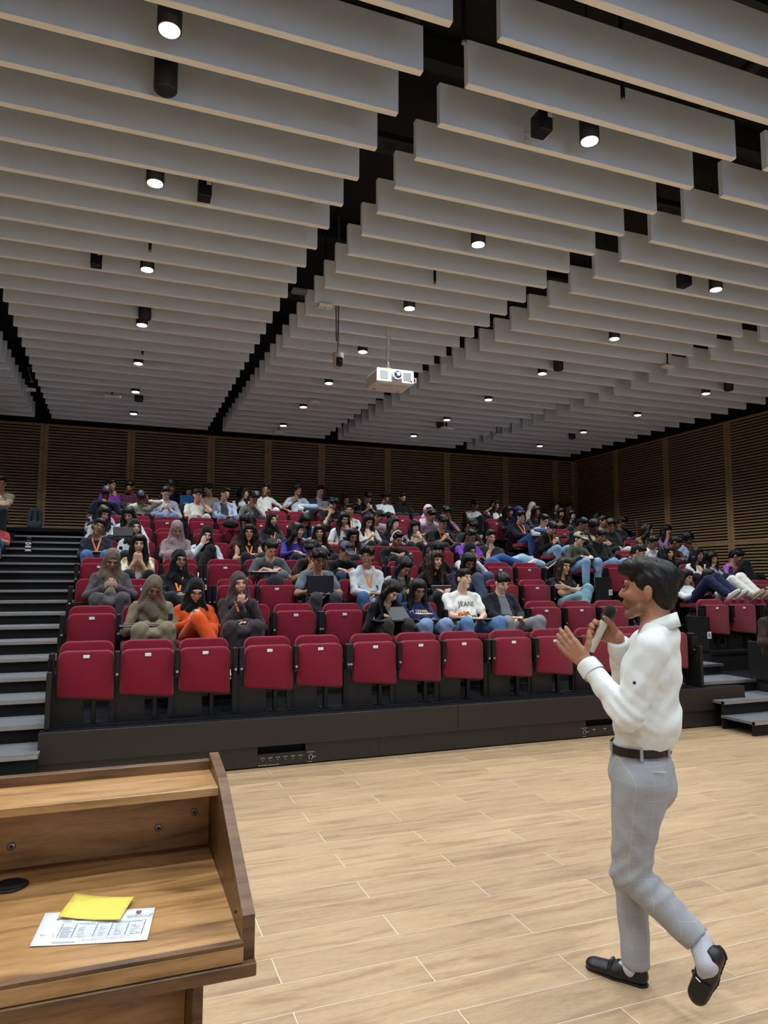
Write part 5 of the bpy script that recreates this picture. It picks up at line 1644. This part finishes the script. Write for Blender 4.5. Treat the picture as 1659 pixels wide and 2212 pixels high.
lhm = solid(hand(LW, lh_d, lh_n, lh_t, .16, 1.08, (.40, .90, .10), .05)+[cap(LE*.3+LW*.7, LW, .030, .0265)], .0042, .009)
rhm = solid(hand(rw, rh_d, rh_n, rh_t, 1.25, 1.08, (.35, .55, .65))+[cap(RE*.3+rw*.7, rw, .030, .0265)], .0042, .009)
fw, fd, fl_ = face_bits(lambda *a: hp(a[0], a[1]-.002, a[2]), Rh, 'open')
SPKSKIN = mat('speaker_skin', '#a5745a', .5, bump=.05, bscale=200, spec=.4)
spk_me = soft_mesh('person', [(*bodyp, 0), (*headp, 0), (*lhm, 0), (*rhm, 0), (*fd, 2), (*fl_, 3)], [SPKSKIN, EYEW, hairm('100d0c'), mat('speaker_lips', '#8a5548', .5)])
co_ = np.zeros(len(spk_me.vertices)*3, np.float32)
spk_me.vertices.foreach_get('co', co_)
cl = (co_.reshape(-1, 3)-hcen) @ Rh/1.06
def ss(x, a, b_):
    t = np.clip((x-a)/(b_-a), 0, 1)
    return t*t*(3-2*t)
jaw = ss(-cl[:, 2], .028, .050)*ss(cl[:, 2], -.135, -.112)*ss(-cl[:, 1], -.022, .006)*(1-ss(-cl[:, 2], .080, .096)*ss(cl[:, 1], -.056, -.036))
mous = ss(-cl[:, 2], .032, .038)*ss(cl[:, 2], -.054, -.048)*ss(-cl[:, 1], .070, .080)
nearh = (np.abs(cl).max(1) < .16)
at_ = spk_me.attributes.new('stubble', 'FLOAT', 'POINT')
at_.data.foreach_set('value', (np.maximum(jaw*.55, mous*.55)*nearh).astype(np.float32))
_N, _L = SPKSKIN.node_tree.nodes, SPKSKIN.node_tree.links
_a = _N.new('ShaderNodeAttribute')
_a.attribute_name = 'stubble'
_m = _N.new('ShaderNodeMix')
_m.data_type = 'RGBA'
_m.inputs[6].default_value, _m.inputs[7].default_value = lin('#a5745a'), lin('#4d3529')
_L.new(_a.outputs['Fac'], _m.inputs[0])
_L.new(_m.outputs[2], _N['Principled BSDF'].inputs['Base Color'])
spo = link('person', spk_me)
spo.location = PC
tag(spo, 'standing young man in white shirt and pale grey trousers speaking into a microphone', 'person')
# hair: swept-up crown, faded sides
def hw_(X, Y, Z):
    return .0028*np.sin(120*X+60*Z)*np.sin(90*Y+1)+.0016*np.sin(230*Z-160*Y+90*X)*np.sin(140*X+90*Y)
crown = [ell(hp(0, .022, .044), (.081, .099, .086), Rh), ell(hp(0, -.014, .094), (.066, .088, .046), Rh), cap(hp(-.035, -.078, .086), hp(.035, -.078, .092), .030), cap(hp(-.02, -.096, .074), hp(.025, -.096, .078), .018), ell(hp(0, .060, .066), (.064, .058, .058), Rh),
         ell(hp(0, .056, -.006), (.070, .058, .082), Rh)]
hg = solid(crown, .0062, .02, [ell(hp(0, -.125, -.035), (.090, .088, .112), Rh), ell(hp(0, .00, -.165), (.14, .16, .092), Rh)]+[ell(hp(s*.090, -.008, -.028), (.024, .036, .050), Rh) for s in (-1, 1)], hw_)
link('hair', soft_mesh('hair', [(*hg, 0)], [hairm('0f0d0d')]), None, spo)
# shirt
SHIRT = mat('shirt_white', '#e4e8e6', .8, noise=.03, nscale=70, bump=.5, bscale=16, spec=.2, sheen=.2)
def fold(X, Y, Z):
    u_ = X*FD[0]+Y*FD[1]
    v_ = X*LF[0]+Y*LF[1]
    low = np.clip((1.16-Z)/.18, 0, 1)
    elb = np.exp(-(((X-LE[0])**2+(Y-LE[1])**2+(Z-LE[2])**2)/.012))
    crease = np.abs(np.sin(26*Z+34*u_+10*v_))**3*np.sin(11*u_-9*Z+2)
    return -.0070*crease+.0016*np.sin(58*Z-45*u_+1.3)*np.sin(30*v_)+low*.0035*np.sin(60*u_+18*Z+40*v_)-elb*.007*np.abs(np.sin(62*Z-52*u_))**2
sp_ = [cap(nb+LF*.035-UP*.004, LS-UP*.004, .044, .056), cap(nb-LF*.035-UP*.004, RS-UP*.004, .044, .056), cap(nb+V3(0, 0, -.045), chest, .080, .108, LF, 1.42), cap(chest, belly, .110, .124, LF, 1.30), cap(belly, waist, .124, .112, LF, 1.30), cap(LS-LF*.035, RS+LF*.035, .058),
       cap(nb-FD*.030-UP*.018, chest-FD*.030, .052, .085, LF, 1.5), cap(belly-FD*.035-UP*.005, belly-FD*.030-UP*.03, .092, .084, LF, 1.4),
       cap(LS, LE, .069, .056), cap(LE, LE*.18+LW*.82, .057, .045),
       cap(RS, RE, .069, .056), cap(RE, RE*.18+rw*.82, .057, .045)]
sg = solid(sp_, .0085, .026, [cap(nb+V3(0, 0, .12), nb+V3(0, 0, .022), .060, .054), lambda X, Y, Z: Z-(waist[2]-.016)+0*X+0*Y], fold)
sh = link('shirt', soft_mesh('shirt', [(*sg, 0)], [SHIRT]), None, spo)
def ringpath(c, rx, ry, n, tilt=V3(0, 0, 0), a0=0.0, a1=2*math.pi):
    return [c+FD*rx*math.cos(a)+LF*ry*math.sin(a)+UP*(tilt[0]*math.cos(a)+tilt[1]*math.sin(a)) for a in np.linspace(a0, a1, n)]
CV, CFc = [], []
ang_ = np.linspace(.30, 2*math.pi-.30, 29)
for a in ang_:
    fr = math.cos(a)
    cen = nb+UP*(.016-.030*fr)-FD*.008
    dn_ = .058+.030*max(0, fr)**3
    for r_, z_ in ((.0600, .020), (.0690, .026), (.0830, -dn_+.026), (.0770, -dn_+.024)):
        CV.append(cen+FD*(r_+.006*max(0, fr))*math.cos(a)+LF*(r_+.004)*math.sin(a)+UP*z_)
for i_ in range(28):
    for q_ in range(4):
        CFc.append((i_*4+q_, i_*4+(q_+1) % 4, i_*4+4+(q_+1) % 4, i_*4+4+q_))
CFc += [(0, 1, 2, 3), (28*4+3, 28*4+2, 28*4+1, 28*4)]
cb_ = MB()
cb_.smooth = True
cb_.add(CV, CFc).build('collar', SHIRT, sh)
for E_, W_ in ((LE, LW), (RE, rw)):
    d = unit(W_-E_)
    c1 = W_-d*.010
    cm = MB()
    cm.smooth = True
    cm.tube([c1-d*.060, c1-d*.045, c1-d*.006, c1, c1-d*.001, c1-d*.03], [.0485, .0495, .0475, .0460, .0425, .0415], 28, False)
    cm.build('cuff', SHIRT, sh)
tbp = LS*.52+LE*.48+LF*.066+FD*.004
MB().ell(tbp, (.007, .007, .007), None, 8, 6).build('sleeve_button', BLACKPL, sh)
# trousers
def plaid(name, base):
    if name in MATS:
        return MATS[name]
    m = mat(name, base, .85, bump=.12, bscale=220)
    N, Lk = m.node_tree.nodes, m.node_tree.links
    tc = N.new('ShaderNodeTexCoord')
    acc = None
    for di in ('X', 'Z'):
        wv = N.new('ShaderNodeTexWave')
        wv.bands_direction = di
        wv.inputs['Scale'].default_value = 5.0
        rp = N.new('ShaderNodeValToRGB')
        rp.color_ramp.elements[0].position, rp.color_ramp.elements[0].color = .9965, (0, 0, 0, 1)
        rp.color_ramp.elements[1].position, rp.color_ramp.elements[1].color = .9985, (1, 1, 1, 1)
        Lk.new(tc.outputs['Object'], wv.inputs[0])
        Lk.new(wv.outputs[0], rp.inputs[0])
        if acc is None:
            acc = rp.outputs[0]
        else:
            mx = N.new('ShaderNodeMath')
            mx.operation = 'MAXIMUM'
            Lk.new(acc, mx.inputs[0])
            Lk.new(rp.outputs[0], mx.inputs[1])
            acc = mx.outputs[0]
    mx = N.new('ShaderNodeMix')
    mx.data_type = 'RGBA'
    mx.inputs[6].default_value = lin(base)
    mx.inputs[7].default_value = lin('#b3b6b8')
    Lk.new(acc, mx.inputs[0])
    Lk.new(mx.outputs[2], N['Principled BSDF'].inputs['Base Color'])
    return m
TR = plaid('trouser_grey', '#a0a3a7')
def tfold(X, Y, Z):
    u_ = X*FD[0]+Y*FD[1]
    kn = np.exp(-((Z-LK[2])/.10)**2)
    thg = np.exp(-((Z-.62)/.14)**2)
    return .0015*np.sin(40*Z+30*u_)-kn*.008*np.abs(np.sin(42*Z+36*u_))**3-thg*.004*np.abs(np.sin(24*Z-30*u_+1))**4
hemL, hemR = LA+unit(LA-LK)*-.005, RA+UP*.0
tp_ = [cap(waist+UP*.012, pel, .110, .122, LF, 1.28), cap(pel-FD*.035, LH*.5+RH*.5-FD*.045, .105, .105, LF, 1.35), cap(LH, LK, .104, .070), cap(LK, hemL, .069, .055), cap(RH, RK, .104, .070), cap(RK, hemR, .069, .056)]
dL = unit(hemL-LK)
tg = solid(tp_, .0085, .022, [lambda X, Y, Z: (waist[2]+.018)-Z+0*X+0*Y, cap(hemL+dL*.045, hemL+dL*.16, .09, .09), lambda X, Y, Z: np.where((X-RA[0])**2+(Y-RA[1])**2 < .012, Z-(RA[2]-.012), 1.0)], tfold)
tr = link('trousers', soft_mesh('trousers', [(*tg, 0)], [TR]), None, spo)
# belt with loops
def band(c, rx, ry, h_, th, n=48, tilt=V3(0, 0, 0)):
    V, F = [], []
    for i in range(n):
        a = 2*math.pi*i/n
        for (r_, z_) in ((0, -h_/2), (th, -h_/2), (th, h_/2), (0, h_/2)):
            V.append(c+FD*(rx+r_)*math.cos(a)+LF*(ry+r_)*math.sin(a)+UP*(z_+tilt[0]*math.cos(a)))
    for i in range(n):
        j = (i+1) % n
        for q_ in range(4):
            F.append((i*4+q_, j*4+q_, j*4+(q_+1) % 4, i*4+(q_+1) % 4))
    m_ = MB()
    m_.smooth = False
    return m_.add(V, F)
belt = band(waist, .113, .146, .034, .007).build('belt', mat('belt_black', '#120f0f', .4), spo)
for a in (.75, 1.9, 2.9, 4.3, 5.6):
    c = waist+FD*.122*math.cos(a)+LF*.154*math.sin(a)
    nrm = unit(FD*math.cos(a)/.122+LF*math.sin(a)/.154)
    tg_ = np.cross(UP, nrm)
    V = [c+tg_*s*.006+nrm*q_+UP*z_ for z_ in (-.026, .026) for s, q_ in ((-1, -.002), (1, -.002), (1, .004), (-1, .004))]
    MB().add(V, [(0, 1, 2, 3), (7, 6, 5, 4), (0, 4, 5, 1), (1, 5, 6, 2), (2, 6, 7, 3), (3, 7, 4, 0)]).build('belt_loop', TR, belt)
pk = MB()
pk.tube([bp(1366, 1636, .140), bp(1360, 1655, .146), bp(1352, 1690, .150), bp(1349, 1712, .142)], .003, 6)
pk.build('pocket_seam', mat('seam_grey', '#7d8083', .9), tr)
pk = MB()
pk.tube([bp(1412, 1668, .150), bp(1440, 1668, .120)], .002, 6)
pk.build('pocket_seam', mat('seam_pale', '#c9cbcd', .9), tr)
# loafers
LEA = mat('loafer_black', '#0e0e10', .38, bump=.2, bscale=300)
def loafer(heel, toe, up, name_side):
    d = unit(toe-heel)
    up = unit(up-d*(up @ d))
    L = np.linalg.norm(toe-heel)
    s = np.cross(d, up)
    g = [cap(heel+d*.035+up*.034, heel+d*L*.45+up*.030, .037, .040, up, .9), cap(heel+d*L*.45+up*.028, toe-d*.045+up*.022, .043, .040, up, .62), cap(heel+d*.04+up*.052, heel+d*.10+up*.044, .033, .034)]
    o = link('loafer', soft_mesh('loafer', [(*solid(g, .0055, .014, [cap(heel+d*.045+up*.10, heel+d*.100+up*.090, .030, .034)]), 0)], [LEA]), None, spo)
    sg_ = solid([cap(heel+d*.03+up*.004, heel+d*L*.5+up*.004, .034, .039, up, .22), cap(heel+d*L*.5+up*.004, toe-d*.04+up*.006, .041, .037, up, .22)], .006, .008)
    link('sole', soft_mesh('sole', [(*sg_, 0)], [mat('sole_black', '#0a0a0b', .7)]), None, o)
    c = heel+d*L*.56+up*.052
    MB().tube([c-s*.040-up*.014, c-s*.020+up*.006, c+s*.020+up*.006, c+s*.040-up*.014], .0085, 6).build('strap', LEA, o)
    MB().tube([c-s*.010+up*.014, c+s*.012+up*.012], .0022, 5).build('buckle', STEEL, o)
    for q_ in range(2):
        pass
    return d, up
loafer(heelR+V3(0, 0, 0)-UP*heelR[2], toeR-UP*toeR[2], UP, 'right')
dl = unit(toeL-heelL)
upl = unit(FD*.45+UP*.30+V3(-.63, -.78, 0)*.75)
loafer(heelL-unit(upl-dl*(upl @ dl))*.012, toeL, upl, 'left')
SOCK = mat('sock_grey', '#b9bcc4', .9, bump=.12, bscale=180, noise=.1, nscale=90)
for A_, H_, T_, u_ in ((RA, heelR-UP*heelR[2], toeR-UP*toeR[2], UP), (LA, heelL, toeL, upl)):
    d = unit(T_-H_)
    u2 = unit(u_-d*(u_ @ d))
    g = solid([cap(A_+(A_-H_-d*.06)*.45, H_+d*.065+u2*.05, .045, .041), cap(H_+d*.065+u2*.05, H_+d*.10+u2*.040, .036, .029)], .006, .012)
    link('sock', soft_mesh('sock', [(*g, 0)], [SOCK]), None, spo)
# handheld microphone
mic = empty('microphone', tuple(PC+mb_))
tag(mic, 'cream handheld wireless microphone with black grille in the speaker\'s right hand', 'microphone')
Lm = np.linalg.norm(mt-mb_)
zq = Vector((0, 0, 1)).rotation_difference(Vector(ma))
mic.rotation_mode = 'QUATERNION'
mic.rotation_quaternion = zq
b = MB()
b.smooth = True
b.lathe([(.012, 0), (.0155, .004), (.0165, .03), (.0185, Lm-.075), (.019, Lm-.066)], 18)
b.build('handle', mat('mic_cream', '#cfcdb9', .4), mic)
b = MB()
b.smooth = True
b.lathe([(.019, Lm-.066), (.0245, Lm-.052), (.0265, Lm-.030), (.0255, Lm-.008), (.018, Lm+.008), (.006, Lm+.013)], 20)
b.build('grille', mat('mic_grille', '#17181b', .5, bump=.8, bscale=700), mic)
MB().lathe([(.0253, Lm-.052), (.0268, Lm-.049), (.0268, Lm-.043), (.0258, Lm-.040)], 20).build('grille_ring', mat('mic_ring', '#33353a', .35), mic)
MB().lathe([(.0162, .001), (.0168, .004), (.0168, .010), (.0166, .012)], 16).build('end_cap', BLACKPL, mic)
MB().box(.0155, .0195, -.004, .004, .075, .115, .001).build('switch', BLACKPL, mic)
chairs(CHAIRTAKEN, TABLETS)
# ------------------------------------------------------------------ laptops, bags, bottles
def laptop(p, w_, h_, colr, lab, tilt=.25, yaw=0.0, edge=None, logo=True, stick=False):
    """open laptop seen from behind its lid; p is the hinge centre"""
    t = empty('laptop', tuple(p), yaw)
    tag(t, lab, 'laptop')
    m_ = mat('laptop_'+colr, '#'+colr, .35, metal=.3)
    MB().box(-w_/2, w_/2, 0, h_*.95, -.018, 0, .004).build('base', m_, t)
    k_ = MB()
    k_.box(-w_/2+.02, w_/2-.02, .03, h_*.5, .0005, .002)
    k_.build('keyboard', BLACKPL, t)
    l = MB().box(-w_/2, w_/2, -.008, 0, 0, h_, .003).build('lid', m_, t)
    l.rotation_euler = (tilt, 0, 0)
    MB().box(-w_/2+.008, w_/2-.008, .0, .0012, .012, h_-.008).build('screen', mat('laptop_screen', '#56677e', .2, emit=.12), l)
    if edge:
        MB().box(-w_/2, w_/2, -.009, .001, h_-.005, h_+.001).build('lid_edge', mat('edge_'+edge, '#'+edge, .4), l)
    if logo:
        MB().lathe([(.016, 0), (.016, .001)], 18).build('logo', mat('logo_grey', '#5c6066', .3, metal=.6), l, (0, -.0085, h_*.52)).rotation_euler = (math.pi/2, 0, 0)
    if stick:
        rs = random.Random(4)
        for i in range(5):
            x, z = rs.uniform(-w_*.38, w_*.38), rs.uniform(.04, h_-.04)
            MB().box(x-.018, x+.018, -.0092, -.008, z-.014, z+.014).build('sticker', mat('sticker_%d' % (i % 3), ('#6d6a66', '#7a4c38', '#8b8f93')[i % 3], .6), l)
    return t
laptop(at(692, 1284, Y=SY+2-.34), .33, .225, '0d0d0f', 'large black laptop open in front of the boy in the grey tee', -.05, logo=False)
laptop(at(958, 1292, Y=SY+2-.30), .31, .17, '1b1b1e', 'dark laptop with stickers and pale lid edge below the curly-haired girl', -.35, .15, 'b9bdc2', False, True)
laptop(at(697, 1101, Y=SY+8-.30), .24, .19, '8f9296', 'silver laptop with round logo in the back row', -.2)
laptop(at(403, 1091, Y=SY+8-.28), .26, .20, '1f5f9a', 'bright blue laptop lid in the back row', -.1, logo=False)
laptop(at(266, 1158, Y=SY+4-.30), .26, .13, '101114', 'black laptop between the navy sweater and the black headscarf', -.3, logo=False)

def backpack(p, w_, h_, colr, lab, rz=0.0, slim=False):
    t = empty('backpack', tuple(p), rz)
    tag(t, lab, 'backpack')
    m_ = cloth(colr)
    g = solid([cap((-w_*.22, 0, h_*.2), (-w_*.2, 0, h_*.72), w_*.26, w_*.24, (0, 1, 0), .62), cap((w_*.22, 0, h_*.2), (w_*.2, 0, h_*.72), w_*.26, w_*.24, (0, 1, 0), .62), cap((0, 0, h_*.12), (0, 0, h_*.76), w_*.34, w_*.30, (0, 1, 0), .6)], .016, .03)
    g = (g[0]*np.array([1, 1, 1])+np.array([0, 0, max(0, -g[0][:, 2].min())]), g[1])
    link('sack', soft_mesh('sack', [(*g, 0)], [m_]), None, t)
    if not slim:
        link('front_pocket', soft_mesh('front_pocket', [(*solid([cap((-w_*.18, -w_*.17, h_*.30), (w_*.18, -w_*.17, h_*.30), h_*.20, None, (0, 1, 0), .4)], .012, .02), 0)], [m_]), None, t)
    for s in (-1, 1):
        MB().tube([(s*w_*.16, -w_*.16, h_*.9), (s*w_*.17, -w_*.24, h_*.62), (s*w_*.19, -w_*.2, h_*.34)], w_*.045, 6).build('strap', cloth('23252a'), t)
    MB().tube([(-.03, 0, h_*.97), (-.02, 0, h_*1.06), (.02, 0, h_*1.06), (.03, 0, h_*.97)], .008, 6).build('handle', cloth('23252a'), t)
    return t
bpk = at(74, 1147, Z=P(8))
backpack(bpk, .30, .42, '4b5058', 'grey backpack standing against the back wall at the top of the left stairs')
q = at(598, 1262, Y=SY+2+.0)
backpack((q[0], SY+2+.115, P(2)+.30), .27, .42, '2b2e33', 'black backpack tucked into an empty seat of the third row', 0, True)
def pouch(p, r_, colr, lab, cat='bag'):
    t = empty('bag', tuple(p))
    tag(t, lab, cat)
    link('sack', soft_mesh('sack', [(*solid([ell((0, 0, r_[2]), r_), ell((r_[0]*.4, .01, r_[2]*.9), (r_[0]*.6, r_[1], r_[2]*.9))], .012, .03), 0)], [cloth(colr)]), None, t)
    MB().tube([(-r_[0]*.5, -.01, r_[2]*1.8), (-r_[0]*.35, -.01, r_[2]*2.6), (r_[0]*.35, -.01, r_[2]*2.6), (r_[0]*.5, -.01, r_[2]*1.8)], .008, 6).build('handle', cloth('1a1b1e'), t)
pouch(at(1497, 1352, Z=P(2)+.004), (.13, .07, .10), '121316', 'black leather handbag on the deck beside the right aisle')
pouch(at(353, 1133, Y=SY+6+.08), (.10, .06, .045), '17181b', 'small black bag lying on an empty seat, left of the white pocket shirt')
pouch(at(497, 1141, Y=SY+5+.06), (.13, .07, .07), '2a2d31', 'dark grey bag left on an empty seat in the middle rows')

def bottle(p, h_, r_, colr, lab, marks=False):
    t = empty('bottle', tuple(p))
    tag(t, lab, 'bottle')
    b = MB()
    b.smooth = True
    b.lathe([(r_*.92, 0), (r_, .006), (r_, h_*.70), (r_*.75, h_*.78), (r_*.72, h_*.80)], 20)
    b.build('flask', mat('bottle_'+colr, '#'+colr, .35), t)
    b = MB()
    b.smooth = True
    b.lathe([(r_*.78, h_*.80), (r_*.80, h_*.97), (r_*.6, h_)], 18)
    b.build('lid', BLACKPL, t)
    if marks:
        for i in range(3):
            MB().box(-r_*.85, r_*.85, -r_-.002, -r_*.75, .05*h_+i*.055, .05*h_+i*.055+.030).build('white_bar', PRINT, t)
        MB().prism([(-.03, h_*.46), (.03, h_*.46), (0, h_*.62)], 'y', -r_-.002, -r_*.8).build('white_peak', PRINT, t)
bottle(at(61, 1192, Y=12.72), .24, .050, '0d0e10', 'black bottle with white bars standing on the left stairs', True)
bottle(at(1579, 1246, Y=SY+3-.42), .17, .032, '1d2a6b', 'blue bottle beside the girl in lilac')

bk = empty('open_book', tuple(at(570, 1236, Y=SY+3-.36)))
tag(bk, 'open book with white pages under the boy in the grey tee', 'book')
for s in (-1, 1):
    MB().box(min(0, s*.14), max(0, s*.14), -.10, .10, .0, .012, .002).build('page_block', mat('page_white', '#dcdcd6', .8), bk)
MB().box(-.145, .145, -.105, .105, -.004, 0).build('cover', BLACKPL, bk)
sn = empty('snack_plate', tuple(at(916, 1327, Y=SY+1-.30)))
tag(sn, 'small tray with a pastry on the tablet of the girl in the navy sweatshirt', 'snack')
MB().box(-.09, .09, -.05, .05, 0, .012, .003).build('tray', mat('tray_cream', '#d8d2bd', .7), sn)
MB().box(-.02, .035, -.02, .03, .012, .045, .008).build('pastry', mat('pastry', '#c79a63', .7, noise=.2), sn)
lb_ = empty('coiled_lanyard', tuple(at(1003, 1330, Y=SY+1-.33)))
tag(lb_, 'orange lanyard bunched on the tablet of the boy in the JEANS shirt', 'lanyard')
MB().tube([(.075*math.cos(a)*(1-.03*a), .03*math.sin(a), .01+.012*math.sin(2.3*a)+.002*a) for a in np.linspace(0, 14, 60)], .008, 5).build('ribbon', ORANGE, lb_)
MB().box(-.12, -.05, -.03, .03, .002, .006).build('badge', mat('badge_orange', '#d96f20', .6), lb_)
tb_ = empty('tablet_computer', tuple(at(868, 1340, Y=SY+1-.36)), .3)
tag(tb_, 'black tablet computer propped on the lap of the girl writing', 'tablet')
o = MB().box(-.13, .13, -.005, .005, 0, .19, .003).build('shell', BLACKPL, tb_)
o.rotation_euler = (-.75, 0, 0)
MB().box(-.12, .12, .005, .0058, .01, .18).build('screen', PSCREEN, o)
